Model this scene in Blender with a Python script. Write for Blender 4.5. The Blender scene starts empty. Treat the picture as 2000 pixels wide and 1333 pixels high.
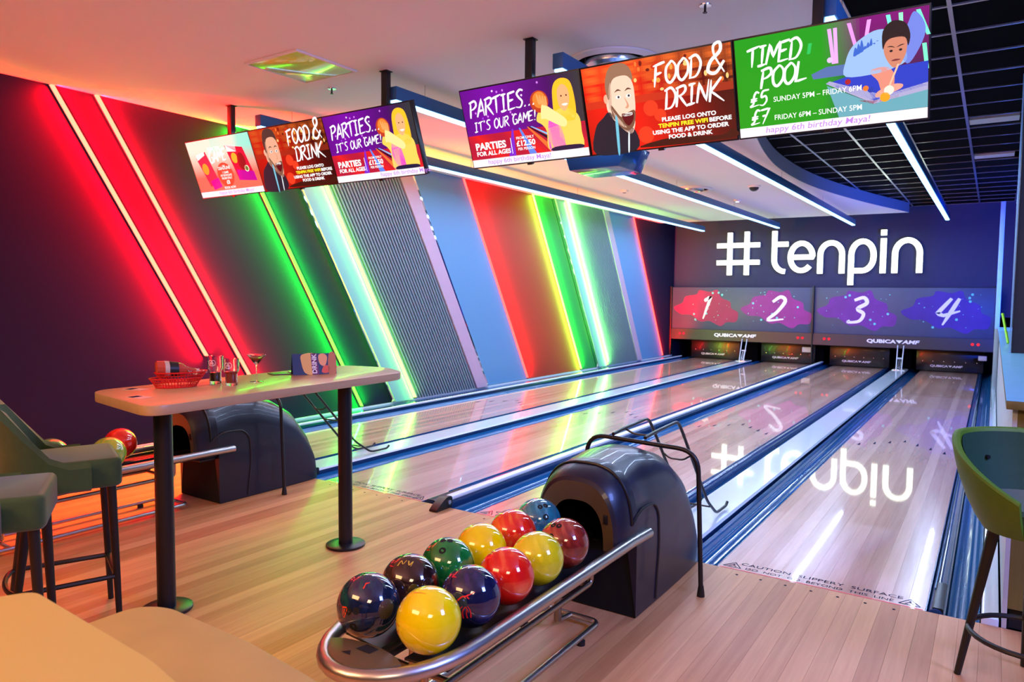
import bpy, bmesh, math, random
import numpy as np
from mathutils import Matrix, Vector
random.seed(7)
PI = math.pi
S = bpy.context.scene
COL = S.collection

# ---------------------------------------------------------------- camera
cam = bpy.data.cameras.new('camera'); camo = bpy.data.objects.new('camera', cam); COL.objects.link(camo)
R = ((0.83197571, -0.04313846, 0.55313243), (0.55473387, 0.04794306, -0.83064541), (0.0093139, 0.9979181, 0.06381782))
m = Matrix(R).to_4x4(); m.translation = (1.27784448, -4.10839533, 1.57015496)
camo.matrix_world = m
cam.sensor_width = 36; cam.lens = 1411.117 / 2000 * 36; cam.clip_start = 0.02
cam.dof.use_dof = True; cam.dof.focus_distance = 3.0; cam.dof.aperture_fstop = 6.3
S.camera = camo
# ---------------------------------------------------------------- world, exposure
S.view_settings.view_transform = 'Standard'; S.view_settings.look = 'None'
S.view_settings.gamma = 1; S.view_settings.use_curve_mapping = False
S.view_settings.exposure = 0.0
w = bpy.data.worlds.new('world'); S.world = w; w.use_nodes = True
w.node_tree.nodes['Background'].inputs[0].default_value = (0.02, 0.025, 0.05, 1)
w.node_tree.nodes['Background'].inputs[1].default_value = 1.0

def area(name, loc, direction, sx, sy, col, power, spread=PI, up=None):
    l = bpy.data.lights.new(name, 'AREA'); l.shape = 'RECTANGLE'; l.size = sx; l.size_y = sy
    l.color = col; l.energy = power; l.spread = spread
    o = bpy.data.objects.new(name, l); COL.objects.link(o)
    d = Vector(direction).normalized()
    z = -d
    x = Vector(up) if up else (Vector((0, 0, 1)).cross(z) if abs(z.z) < .99 else Vector((1, 0, 0)))
    x = (x - z * x.dot(z)).normalized(); y = z.cross(x)
    mm = Matrix((x, y, z)).transposed().to_4x4(); mm.translation = loc
    o.matrix_world = mm
    return o

# lamps of the lounge behind the camera and of the seating side, out of frame, with an added ceiling fill
area('lounge_lamp', (-1.6, -5.6, 3.2), (0.0, .35, -1), 2.2, 1.0, (1, .50, .20), 125)
area('lounge_lamp', (2.6, -5.0, 3.2), (-.1, .3, -1), 1.2, 1.0, (1, .70, .46), 66)
area('added_ceiling_fill', (-1.2, -5.2, 2.2), (0, .35, 1), 4.5, .6, (1, .50, .42), 60)  # unseen up-facing fill, added to brighten the ceiling
area('bar_uplight', (3.3, -.6, 2.3), (-.2, .1, 1), .6, 2.5, (.62, .55, 1), 30)
area('bar_lamp', (3.4, -1.5, 3.1), (-.8, .3, -.75), 1.0, 1.4, (.20, .30, 1), 260)
area('blue_wash_lamp', (2.3, 9.0, 1.5), (-.25, 1, .34), .5, .5, (.01, .08, 1), 300)

# ---------------------------------------------------------------- materials
MATS = {}
def lin(c):
    return tuple((x / 12.92 if x <= .04045 else ((x + .055) / 1.055) ** 2.4) for x in c)
def h(r, g, b): return lin((r / 255, g / 255, b / 255))
def mat(name, col, rough=.5, metal=0, var=.12, scale=8, bump=0, bscale=60, coat=0, emit=None, es=0, trans=0, ior=1.45, spec=.5, sheen=0):
    if name in MATS: return MATS[name]
    M = bpy.data.materials.new(name); M.use_nodes = True; MATS[name] = M
    nt = M.node_tree; b = nt.nodes['Principled BSDF']
    b.inputs['Roughness'].default_value = rough; b.inputs['Metallic'].default_value = metal
    b.inputs['IOR'].default_value = ior; b.inputs['Specular IOR Level'].default_value = spec
    b.inputs['Coat Weight'].default_value = coat; b.inputs['Coat Roughness'].default_value = .04
    b.inputs['Transmission Weight'].default_value = trans
    b.inputs['Sheen Weight'].default_value = sheen
    tc = nt.nodes.new('ShaderNodeTexCoord')
    if var and not emit:
        n = nt.nodes.new('ShaderNodeTexNoise'); n.inputs['Scale'].default_value = scale; n.inputs['Detail'].default_value = 4
        nt.links.new(tc.outputs['Object'], n.inputs['Vector'])
        mr = nt.nodes.new('ShaderNodeMix'); mr.data_type = 'RGBA'
        mr.inputs[6].default_value = (*[c * (1 - var) for c in col], 1); mr.inputs[7].default_value = (*[min(1, c * (1 + var)) for c in col], 1)
        nt.links.new(n.outputs['Fac'], mr.inputs[0]); nt.links.new(mr.outputs[2], b.inputs['Base Color'])
    else:
        b.inputs['Base Color'].default_value = (*col, 1)
    if emit:
        b.inputs['Emission Color'].default_value = (*emit, 1); b.inputs['Emission Strength'].default_value = es
    if bump:
        n = nt.nodes.new('ShaderNodeTexNoise'); n.inputs['Scale'].default_value = bscale
        nt.links.new(tc.outputs['Object'], n.inputs['Vector'])
        bm_ = nt.nodes.new('ShaderNodeBump'); bm_.inputs['Strength'].default_value = bump; bm_.inputs['Distance'].default_value = .002
        nt.links.new(n.outputs['Fac'], bm_.inputs['Height']); nt.links.new(bm_.outputs[0], b.inputs['Normal'])
    return M

def wood(name, c1, c2, rough, coat, along='Y', ofs=.35, bumpy=0):
    M = bpy.data.materials.new(name); M.use_nodes = True; MATS[name] = M
    nt = M.node_tree; b = nt.nodes['Principled BSDF']; N = nt.nodes.new; L = nt.links.new
    tc = N('ShaderNodeTexCoord'); oi = N('ShaderNodeObjectInfo')
    mp = N('ShaderNodeMapping'); sc = {'Y': (22, 1.1, 22), 'X': (1.1, 22, 22), 'Z': (22, 22, 1.1)}[along]
    mp.inputs['Scale'].default_value = sc
    ad = N('ShaderNodeVectorMath'); ad.operation = 'ADD'
    cb = N('ShaderNodeCombineXYZ'); mu = N('ShaderNodeMath'); mu.operation = 'MULTIPLY'; mu.inputs[1].default_value = 37
    L(oi.outputs['Random'], mu.inputs[0])
    for i in range(3): L(mu.outputs[0], cb.inputs[i])
    L(tc.outputs['Object'], mp.inputs[0]); L(mp.outputs[0], ad.inputs[0]); L(cb.outputs[0], ad.inputs[1])
    n = N('ShaderNodeTexNoise'); n.inputs['Scale'].default_value = 1.6; n.inputs['Detail'].default_value = 6; n.inputs['Roughness'].default_value = .6
    L(ad.outputs[0], n.inputs['Vector'])
    m1 = N('ShaderNodeMath'); m1.operation = 'MULTIPLY_ADD'; m1.inputs[1].default_value = ofs * 2; m1.inputs[2].default_value = .5 - ofs
    L(oi.outputs['Random'], m1.inputs[0])
    m2 = N('ShaderNodeMath'); m2.operation = 'MULTIPLY_ADD'; m2.inputs[1].default_value = .9; 
    L(n.outputs['Fac'], m2.inputs[0]); 
    m3 = N('ShaderNodeMath'); m3.operation = 'SUBTRACT'; m3.inputs[1].default_value = .45; L(m1.outputs[0], m3.inputs[0]); L(m3.outputs[0], m2.inputs[2])
    m2.use_clamp = True
    mx = N('ShaderNodeMix'); mx.data_type = 'RGBA'; mx.inputs[6].default_value = (*c1, 1); mx.inputs[7].default_value = (*c2, 1)
    L(m2.outputs[0], mx.inputs[0]); L(mx.outputs[2], b.inputs['Base Color'])
    b.inputs['Roughness'].default_value = rough; b.inputs['Coat Weight'].default_value = coat; b.inputs['Coat Roughness'].default_value = .03
    return M
W_FLOOR = wood('approach_maple', h(172, 112, 66), h(222, 166, 112), .50, 0)
W_LANE = wood('lane_maple', h(186, 138, 118), h(232, 190, 170), .22, .9)
W_TABLE = wood('table_oak', h(176, 140, 100), h(204, 172, 132), .33, .1, ofs=.05)
W_COUNTER = wood('counter_oak', h(84, 76, 34), h(122, 112, 58), .5, 0, 'Z', .1)
M_WALL = mat('wall_charcoal_paint', (.010, .011, .034), .7, var=.06, scale=2, spec=.12)
M_BACK = mat('back_wall_paint', (.034, .040, .095), .7, var=.06, spec=.2)
M_CEIL = mat('ceiling_white_plaster', (.74, .71, .70), .8, var=.03, scale=1)
M_BLACK = mat('black_metal', (.010, .010, .012), .35, var=.1)
M_BLACKM = mat('black_matte', (.006, .006, .008), .9, var=.1)
M_BLACKP = mat('black_moulded_plastic', (.010, .011, .026), .36, var=.15, bump=.12, bscale=500, coat=.15)
M_VOID = mat('dark_recess', (.003, .003, .004), 1, var=0, spec=0)
M_CHROME = mat('brushed_steel', (.60, .58, .56), .32, 1, var=.08, scale=3)
M_BRASS = mat('warm_brushed_steel', (.45, .36, .26), .35, 1, var=.1, scale=5)
M_GUT = mat('blue_gutter_plastic', (.012, .12, .30), .16, var=.05, coat=.6)
M_GUT2 = mat('blue_bumper_plastic', (.015, .06, .18), .2, var=.05, coat=.5)
M_CAP = mat('pale_capping', (.62, .72, .80), .16, var=.04, coat=.6)
M_ALU = mat('satin_aluminium', (.75, .77, .8), .25, .9, var=.04)
M_PANEL = mat('pale_wall_panel', (.40, .48, .55), .5, var=.03, scale=1)
M_PANELW = mat('cyan_lit_wall_panel', (.20, .42, .46), .45, var=.02, scale=1)  # white board made teal: the cyan light is put into its colour
M_SLATBK = mat('slat_backing_black', (.012, .014, .02), .7, var=.1)
M_SLAT = mat('grey_slat', (.17, .23, .28), .5, var=.08, scale=3)
M_MIRROR = mat('mirror_trim', (.8, .82, .85), .05, 1, var=0)
M_GRID = mat('grey_grid_metal', (.45, .47, .5), .22, .8, var=.05)
M_TILE = mat('dark_open_tile', (.002, .002, .003), .9, var=.3, bump=.5, bscale=40, spec=.05)
M_FASCIA = mat('grey_fascia', (.30, .31, .34), .7, var=.05)
M_GREEN = mat('green_upholstery', h(44, 74, 34), .75, var=.22, scale=30, bump=.5, bscale=400, sheen=.3)
M_LEG = mat('black_stained_wood', (.012, .010, .010), .45, var=.2)
M_TEXTB = mat('dark_print', (.008, .015, .05), .8, var=0, spec=.05)
M_TEXTR = mat('red_print', (.75, .04, .04), .4, var=0)
M_WHITE = mat('white_print', (.8, .8, .84), .5, var=0)
M_GLASS = mat('clear_glass', (1, 1, 1), .0, trans=1, ior=1.45, var=0)
def emi(name, c, s):
    if name in MATS: return MATS[name]
    M = bpy.data.materials.new(name); M.use_nodes = True; MATS[name] = M
    b = M.node_tree.nodes['Principled BSDF']; b.inputs['Base Color'].default_value = (0, 0, 0, 1); b.inputs['Specular IOR Level'].default_value = 0
    b.inputs['Emission Color'].default_value = (*c, 1); b.inputs['Emission Strength'].default_value = s
    return M
E_RED = emi('red_led', (1, .055, .03), 14); E_REDF = emi('far_red_led', (1, .04, .035), 8); E_GREEN = emi('green_led', (.06, 1, .02), 10); E_LIME = emi('lime_led', (.34, 1, .07), 9)
E_BAR = emi('cool_white_led', (.24, .56, 1), 6); E_SIGN = emi('sign_face', (.88, 1, .78), 3.6)
# painted (vertex coloured) materials: screens and printed graphics
def attr_mat(name, emis, strength=1.0):
    M = bpy.data.materials.new(name); M.use_nodes = True
    nt = M.node_tree; b = nt.nodes['Principled BSDF']; a = nt.nodes.new('ShaderNodeAttribute'); a.attribute_name = 'Col'
    if emis:
        b.inputs['Base Color'].default_value = (.01, .01, .01, 1); b.inputs['Roughness'].default_value = .25
        nt.links.new(a.outputs['Color'], b.inputs['Emission Color']); b.inputs['Emission Strength'].default_value = strength
    else:
        nt.links.new(a.outputs['Color'], b.inputs['Base Color']); b.inputs['Roughness'].default_value = .5
    MATS[name] = M
    return M
A_SCREEN = attr_mat('lit_screen_picture', True, 1.25)
A_PRINT = attr_mat('printed_graphic', False)

# ---------------------------------------------------------------- geometry helpers
class MB:
    def __init__(s): s.v = []; s.f = []; s.c = []
    def add(s, vs, fs, c=None):
        o = len(s.v); s.v += [tuple(v) for v in vs]; s.f += [tuple(i + o for i in f) for f in fs]; s.c += [c] * len(fs); return s
    def box(s, x0, x1, y0, y1, z0, z1, c=None):
        vs = [(x, y, z) for z in (z0, z1) for y in (y0, y1) for x in (x0, x1)]
        return s.add(vs, [(0, 2, 3, 1), (4, 5, 7, 6), (0, 1, 5, 4), (2, 6, 7, 3), (0, 4, 6, 2), (1, 3, 7, 5)], c)
    def prism(s, poly, ax, a, b, c=None):
        # poly 2D extruded along axis ax: 'x' -> (y,z), 'y' -> (x,z), 'z' -> (x,y)
        n = len(poly)
        def P(p, t): return {'x': (t, p[0], p[1]), 'y': (p[0], t, p[1]), 'z': (p[0], p[1], t)}[ax]
        vs = [P(p, a) for p in poly] + [P(p, b) for p in poly]
        fs = [tuple(range(n)), tuple(range(2 * n - 1, n - 1, -1))] + [(i, i + n, (i + 1) % n + n, (i + 1) % n) for i in range(n)]
        return s.add(vs, fs, c)
    def tube(s, pts, r, n=12, cap=True, c=None, sx=1.0):
        pts = [Vector(p) for p in pts]; rr = r if isinstance(r, (list, tuple)) else [r] * len(pts)
        vs = []; prev = None
        for i, p in enumerate(pts):
            d = (pts[min(i + 1, len(pts) - 1)] - pts[max(i - 1, 0)]).normalized()
            if prev is None:
                u = Vector((0, 0, 1)) if abs(d.z) < .9 else Vector((1, 0, 0)); u = (u - d * u.dot(d)).normalized()
            else:
                u = (prev - d * prev.dot(d)).normalized()
            prev = u; v = d.cross(u)
            vs += [p + (u * math.cos(2 * PI * k / n) + v * math.sin(2 * PI * k / n) * sx) * rr[i] for k in range(n)]
        fs = [(i * n + k, i * n + (k + 1) % n, (i + 1) * n + (k + 1) % n, (i + 1) * n + k) for i in range(len(pts) - 1) for k in range(n)]
        if cap: fs += [tuple(range(n - 1, -1, -1)), tuple(range((len(pts) - 1) * n, len(pts) * n))]
        return s.add(vs, fs, c)
    def lathe(s, prof, n=32, cx=0, cy=0, c=None, closed=False):
        vs = [(cx + r * math.cos(2 * PI * k / n), cy + r * math.sin(2 * PI * k / n), z) for r, z in prof for k in range(n)]
        fs = [(i * n + k, i * n + (k + 1) % n, (i + 1) * n + (k + 1) % n, (i + 1) * n + k) for i in range(len(prof) - 1) for k in range(n)]
        if not closed: fs += [tuple(range(n - 1, -1, -1)), tuple(range((len(prof) - 1) * n, len(prof) * n))]
        else: fs += [((len(prof) - 1) * n + k, (len(prof) - 1) * n + (k + 1) % n, (k + 1) % n, k) for k in range(n)]
        return s.add(vs, fs, c)
    def sheet(s, grid, c=None, flip=False):
        a = len(grid); b = len(grid[0]); vs = [p for row in grid for p in row]
        fs = [(i * b + j, i * b + j + 1, (i + 1) * b + j + 1, (i + 1) * b + j) for i in range(a - 1) for j in range(b - 1)]
        return s.add(vs, [f[::-1] for f in fs] if flip else fs, c)
    def poly(s, pts, c=None): return s.add(pts, [tuple(range(len(pts)))], c)

def obj(name, mb, m, parent=None, smooth=False, bevel=0, kind=None, label=None, seg=2, fixn=True):
    me = bpy.data.meshes.new(name)
    v = [Vector(p) for p in mb.v]
    if parent is not None:
        inv = parent.matrix_basis.inverted() if parent.parent is None else (parent.parent.matrix_basis @ parent.matrix_basis).inverted()
        v = [inv @ p for p in v]
    me.from_pydata([tuple(p) for p in v], [], mb.f)
    if any(c is not None for c in mb.c):
        ca = me.color_attributes.new('Col', 'FLOAT_COLOR', 'CORNER')
        i = 0
        for p, c in zip(me.polygons, mb.c):
            for _ in p.loop_indices: ca.data[_].color = (*(c or (0, 0, 0)), 1)
    me.materials.append(m)
    if fixn:
        bm_ = bmesh.new(); bm_.from_mesh(me); bmesh.ops.recalc_face_normals(bm_, faces=bm_.faces)
        if bevel:
            es = [e for e in bm_.edges if len(e.link_faces) == 2 and e.calc_face_angle(0) > .6]
            bmesh.ops.bevel(bm_, geom=es, offset=bevel, segments=seg, affect='EDGES', clamp_overlap=True, profile=.5)
        bm_.to_mesh(me); bm_.free()
    if smooth or bevel:
        me.polygons.foreach_set('use_smooth', [True] * len(me.polygons))
        me.set_sharp_from_angle(angle=math.radians(38))
    o = bpy.data.objects.new(name, me); COL.objects.link(o)
    if parent is not None: o.parent = parent
    if kind: o['kind'] = kind
    if label: o['label'] = label
    return o
def tag(o, label=None, cat=None, group=None, kind=None):
    for k, v in (('label', label), ('category', cat), ('group', group), ('kind', kind)):
        if v: o[k] = v
    return o
def thing(name, loc, label, cat, rz=0, group=None, rx=0):
    o = bpy.data.objects.new(name, None); COL.objects.link(o); o.empty_display_size = .1
    o.rotation_euler = (rx, 0, rz); o.location = loc
    o.matrix_basis = Matrix.Translation(loc) @ Matrix.Rotation(rz, 4, 'Z') @ Matrix.Rotation(rx, 4, 'X')
    return tag(o, label, cat, group)
def L2W(t, pts):   # points given in a thing's own frame -> world (obj() turns them back)
    return [t.matrix_basis @ Vector(p) for p in pts]
def copy_tree(o, loc=None, rz=None, label=None, group=None):
    def rec(s, par):
        c = s.copy(); COL.objects.link(c); c.parent = par
        for ch in s.children: rec(ch, c)
        return c
    c = rec(o, None)
    if loc is not None:
        c.location = loc
    if rz is not None: c.rotation_euler = (0, 0, rz)
    if label: c['label'] = label
    if group: c['group'] = group
    return c
def local(mb, t):   # builder made in the thing's frame
    mb.v = [tuple(t.matrix_basis @ Vector(p)) for p in mb.v]; return mb
def arc(cx, cy, r, a0, a1, n=8, ry=None):
    ry = ry or r
    return [(cx + r * math.cos(math.radians(a0 + (a1 - a0) * i / n)), cy + ry * math.sin(math.radians(a0 + (a1 - a0) * i / n))) for i in range(n + 1)]
def spline(pts, n=6, closed=False):
    P = [np.array(p, float) for p in pts]; out = []
    N = len(P); rng = range(N if closed else N - 1)
    for i in rng:
        p0 = P[(i - 1) % N] if closed or i > 0 else 2 * P[0] - P[1]
        p1 = P[i]; p2 = P[(i + 1) % N]
        p3 = P[(i + 2) % N] if closed or i + 2 < N else 2 * P[-1] - P[-2]
        for k in range(n):
            t = k / n
            out.append(tuple(.5 * ((2 * p1) + (-p0 + p2) * t + (2 * p0 - 5 * p1 + 4 * p2 - p3) * t * t + (-p0 + 3 * p1 - 3 * p2 + p3) * t ** 3)))
    if not closed: out.append(tuple(P[-1]))
    return out
def round_path(pts, r, n=5):
    out = [Vector(pts[0])]
    for i in range(1, len(pts) - 1):
        a, b, c = Vector(pts[i - 1]), Vector(pts[i]), Vector(pts[i + 1])
        rr = min(r, (a - b).length * .49, (c - b).length * .49)
        p = b + (a - b).normalized() * rr; q = b + (c - b).normalized() * rr
        for k in range(n + 1):
            t = k / n; out.append(p * (1 - t) ** 2 + b * 2 * t * (1 - t) + q * t * t)
    out.append(Vector(pts[-1])); return out
def round_poly(pts, r, n=6):
    out = []; N = len(pts)
    for i in range(N):
        a, b, c = Vector(pts[i - 1]), Vector(pts[i]), Vector(pts[(i + 1) % N])
        rr = min(r, (a - b).length * .49, (c - b).length * .49)
        p = b + (a - b).normalized() * rr; q = b + (c - b).normalized() * rr
        for k in range(n + 1):
            t = k / n; out.append(tuple(p * (1 - t) ** 2 + b * 2 * t * (1 - t) + q * t * t))
    return out
def ribbon(pts, w):
    """2D outline of a stroke; w number or function of t"""
    P = [Vector((p[0], p[1])) for p in pts]; n = len(P); l = []; r = []
    for i, p in enumerate(P):
        d = (P[min(i + 1, n - 1)] - P[max(i - 1, 0)])
        d = d.normalized() if d.length > 1e-9 else Vector((1, 0)); q = Vector((-d.y, d.x))
        ww = (w(i / max(1, n - 1)) if callable(w) else w) / 2
        l.append(p + q * ww); r.append(p - q * ww)
    return l, r
def stroke(mb, pts, w, put, c=None, depth=None):
    l, r = ribbon(pts, w); n = len(l)
    if depth is None:
        vs = [put(*p) for p in l] + [put(*p) for p in r]
        mb.add(vs, [(i, i + 1, n + i + 1, n + i) for i in range(n - 1)], c)
    else:
        vs = [put(p[0], p[1], 0) for p in l] + [put(p[0], p[1], 0) for p in r] + [put(p[0], p[1], depth) for p in l] + [put(p[0], p[1], depth) for p in r]
        fs = []
        for i in range(n - 1):
            fs += [(i, i + 1, n + i + 1, n + i), (2 * n + i, 3 * n + i, 3 * n + i + 1, 2 * n + i + 1), (i, 2 * n + i, 2 * n + i + 1, i + 1), (n + i, n + i + 1, 3 * n + i + 1, 3 * n + i)]
        fs += [(0, n, 3 * n, 2 * n), (n - 1, 3 * n - 1, 4 * n - 1, 2 * n - 1)]
        mb.add(vs, fs, c)
# hand-painted capitals: strokes on a 1 x 1.4 cell
G = {
 'A': ([(0, 0), (.5, 1.4), (.75, 0)], [(.12, .45), (.75, .5)]), 'P': ([(.1, 0), (.18, 1.35)], [(0, 1.25), (.6, 1.35), (.75, 1.0), (.5, .75), (.15, .65)]),
 'R': ([(.1, 0), (.15, 1.35)], [(0, 1.25), (.6, 1.35), (.72, 1.05), (.5, .8), (.15, .7)], [(.3, .72), (.9, -.1)]), 'T': ([(-.05, 1.2), (.9, 1.4)], [(.4, 1.3), (.42, 0)]),
 'I': ([(.1, 1.3), (.6, 1.35)], [(.35, 1.3), (.35, 0)], [(.05, 0), (.62, .05)]), 'E': ([(.8, 1.38), (.15, 1.3), (.12, .02), (.8, .1)], [(.15, .7), (.65, .78)]),
 'S': ([(.8, 1.3), (.5, 1.4), (.2, 1.15), (.4, .8), (.7, .45), (.5, .05), (.05, .12)],), 'O': ([(.5, 1.4), (.12, 1.0), (.15, .3), (.45, 0), (.8, .4), (.8, 1.0), (.5, 1.38), (.3, 1.3)],),
 'U': ([(.1, 1.38), (.12, .4), (.35, 0), (.68, .2), (.8, 1.4)],), 'G': ([(.8, 1.3), (.45, 1.38), (.12, .8), (.3, .05), (.72, .15), (.78, .6), (.45, .62)],),
 'M': ([(0, 0), (.2, 1.35), (.48, .45), (.85, 1.42), (.95, 0)],), 'F': ([(.85, 1.42), (0, 1.28)], [(.22, 1.32), (.15, -.1)], [(.15, .7), (.65, .78)]),
 'D': ([(.15, 0), (.18, 1.3)], [(0, 1.25), (.5, 1.38), (.85, .8), (.6, .1), (.05, 0)]), 'N': ([(.05, 0), (.15, 1.3), (.72, .05), (.82, 1.42)],),
 'K': ([(.12, -.1), (.15, 1.35)], [(.85, 1.4), (.18, .6), (1.15, -.2)]), 'L': ([(.2, 1.38), (.12, .05), (.85, .15)],), 'Y': ([(0, 1.35), (.4, .7)], [(.85, 1.4), (.25, 0)]),
 '!': ([(.25, 1.4), (.2, .4)], [(.18, .12), (.19, 0)]), "'": ([(.2, 1.45), (.15, 1.15)],), '.': ([(.1, .1), (.18, .02)],),
 '&': ([(.9, .5), (.5, 0), (.1, .15), (.2, .6), (.65, 1.0), (.6, 1.4), (.3, 1.3), (.4, .8), (.95, -.05)],),
 '£': ([(.8, 1.25), (.5, 1.38), (.3, 1.0), (.3, .3), (.0, 0), (.85, .1)], [(.0, .7), (.65, .76)], [(.0, .5), (.65, .56)]),
 '5': ([(.9, 1.42), (.3, 1.35), (.2, .8), (.6, .85), (.75, .4), (.45, 0), (.05, .08)],), '7': ([(.0, 1.3), (.85, 1.4), (.3, -.1)], [(.2, .7), (.7, .75)]),
 '1': ([(.2, 1.1), (.55, 1.4), (.3, 0)],), '2': ([(.1, 1.1), (.5, 1.4), (.8, 1.15), (.45, .5), (.0, .02), (.9, .1)],),
 '3': ([(.15, 1.25), (.6, 1.4), (.8, 1.1), (.4, .78), (.75, .5), (.6, .1), (.05, .02), (.1, .15)],), '4': ([(.5, 1.4), (.0, .6), (.3, .5), (1.0, .75)], [(.85, 1.4), (.35, 0)]),
}
SMOOTH = set('PRSOUGD&£5231')
def brush(mb, text, x, z, size, put, c, wgt=.13, adv=.92, slant=.1, rise=0):
    for ch in text:
        if ch == ' ': x += size * .55; continue
        for si, st in enumerate(G[ch]):
            pts = [(p[0], p[1]) for p in st]
            if len(pts) > 3 and ch in SMOOTH: pts = spline(pts, 5)
            elif len(pts) == 2: pts = [tuple(np.array(pts[0]) * (1 - t / 4) + np.array(pts[1]) * t / 4) for t in range(5)]
            else:
                q = []
                for a, b in zip(pts[:-1], pts[1:]):
                    q += [tuple(np.array(a) * (1 - t / 4) + np.array(b) * t / 4) for t in range(4)]
                pts = q + [pts[-1]]
            pts = [(x + size * (p[0] + slant * p[1]), z + size * p[1] + rise * (x + size * p[0])) for p in pts]
            n0 = len(mb.v); stroke(mb, pts, lambda t: size * wgt * (1.15 - .75 * t ** 3 - .35 * (1 - t) ** 6), put, c)
            mb.v[n0:] = [(p[0], p[1] - .0003 * si, p[2]) for p in mb.v[n0:]]
        x += size * adv * (.5 if ch in "!'." else .85 if ch == 'I' else 1)
    return x
def text_faces(s, size, bold=0, sx=1.0, shear=0, align='CENTER', extr=0):
    cu = bpy.data.curves.new('t', 'FONT'); cu.body = s; cu.size = size; cu.offset = bold; cu.shear = shear; cu.align_x = align; cu.extrude = extr
    cu.resolution_u = 3
    o = bpy.data.objects.new('t', cu); COL.objects.link(o)
    bpy.context.view_layer.update()
    me = o.to_mesh(); vs = [(v.co.x * sx, v.co.y, v.co.z) for v in me.vertices]; fs = [tuple(p.vertices) for p in me.polygons]
    o.to_mesh_clear(); bpy.data.objects.remove(o); bpy.data.curves.remove(cu)
    return vs, fs
def text(mb, s, x, z, size, put, c=None, bold=0, sx=1.0, shear=0, align='CENTER'):
    vs, fs = text_faces(s, size, bold, sx, shear, align)
    mb.add([put(x + v[0], z + v[1]) for v in vs], fs, c)

# ================================================================ ROOM SHELL
XW = -5.6; YB = 13.72; ZC = 3.35
floor = obj('floor', MB().box(XW, 4.4, -7, -.02, -.06, -.012), W_FLOOR, kind='structure')
pw = .085; k = 0; x = XW
while x < 3.4:
    obj('plank', MB().box(x + .0004, x + pw - .0004, -4.7, -.001, -.0118, 0), W_FLOOR, floor); x += pw
obj('floor', MB().box(XW, 4.4, -.02, 15.2, -.18, -.12), M_BLACKM, kind='structure')
obj('wall_left', MB().box(XW - .12, XW, -7, 15.2, -.18, 4.2), M_WALL, kind='structure')
obj('wall_behind', MB().box(XW - .12, 4.5, -7.12, -7, -.18, 4.2), M_WALL, kind='structure')
obj('wall_back', MB().box(XW, 4.5, YB, YB + .12, 1.2, 4.2), M_BACK, kind='structure')
obj('wall_right', MB().box(4.4, 4.52, -7, 15.2, -.18, 4.2), M_BACK, kind='structure')
obj('wall_partition', MB().box(1.42, 4.4, 3.6, 3.75, 1.101, 3.535), mat('black_partition', (.012, .013, .02), .5), kind='structure')
# white plaster ceiling with its curved cut-out
curve = spline([(2.6, -.75), (1.5, -.15), (.9, .25), (.43, .668), (.171, 1.045), (-.35, 2.1), (-.85, 3.5), (-1.17, 5.2), (-1.286, 6.7), (-1.20, 8.56), (-.80, 10.84), (-.27, 13.0)], 8)
outline = [(XW, -7), (4.4, -7), (4.4, -1.3)] + curve + [(-5.4, 12.72), (XW, 12.70)]
ceil = obj('ceiling', MB().prism(outline, 'z', ZC, ZC + .2), M_CEIL, kind='structure')
fa = MB(); cc = [(4.4, -1.3)] + curve + [(-5.4, 12.72), (XW + .001, 12.70)]
stroke(fa, cc, .012, lambda a, b, d=0: (a, b, ZC + .001 + d), depth=.198)
obj('fascia', fa, M_FASCIA, ceil)
obj('ceiling_void', MB().box(XW - .1, 4.5, -7, 15.2, 4.0, 4.1), M_BLACKM, kind='structure')
def inside(px, py, poly):
    c = False; n = len(poly)
    for i in range(n):
        x1, y1 = poly[i]; x2, y2 = poly[(i + 1) % n]
        if (y1 > py) != (y2 > py) and px < (x2 - x1) * (py - y1) / (y2 - y1) + x1: c = not c
    return c
# open tile grid ceiling
gx = [.34 + .6 * i - .6 * 3 for i in range(9)]; gy = [1.69 - .6 * 4 + .6 * j for j in range(25)]
grid = thing('grid_ceiling', (.6, 5, 3.55), 'dark suspended ceiling of black tiles in a thin grey metal grid', 'ceiling')
def clear_spans(fixed, lo, hi, horiz):
    out = []; cur = None; t = lo
    while t <= hi:
        ok = not inside(*((t, fixed) if horiz else (fixed, t)), outline)
        if ok and cur is None: cur = t
        if not ok and cur is not None: out.append((cur, t)); cur = None
        t += .05
    if cur is not None: out.append((cur, hi))
    return [s for s in out if s[1] - s[0] > .15]
for gxx in gx:
    for a, b in clear_spans(gxx, gy[0], 13.7, False): obj('grid_bar', MB().box(gxx - .014, gxx + .014, a, b, 3.54, 3.56), M_GRID, grid)
for gyy in gy:
    if gyy > 13.7: continue
    for a, b in clear_spans(gyy, -1.9, 2.7 if gyy > 3.5 else 2.7, True): obj('grid_bar', MB().box(a, b, gyy - .012, gyy + .012, 3.541, 3.559), M_GRID, grid)
for i in range(len(gx) - 1):
    for j in range(len(gy) - 1):
        cx, cy = gx[i] + .3, gy[j] + .3
        if cy > 13.5: continue
        if all(inside(cx + dx, cy + dy, outline) for dx in (-.3, .3) for dy in (-.3, .3)): continue
        if gx[i] > .93 and (abs(cy - 5.6) < .31 or abs(cy - 8.15) < .31) and gx[i] < 1.2:
            obj('pale_vent_panel', MB().box(gx[i] + .02, 1.42, cy - .13, cy + .13, 3.545, 3.575), mat('pale_vent', (.55, .57, .6), .6), grid, label='pale grey vent strip')
            continue
        obj('tile', MB().box(gx[i] + .014, gx[i + 1] - .014, gy[j] + .012, gy[j + 1] - .012, 3.552, 3.562), M_TILE, grid)

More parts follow.
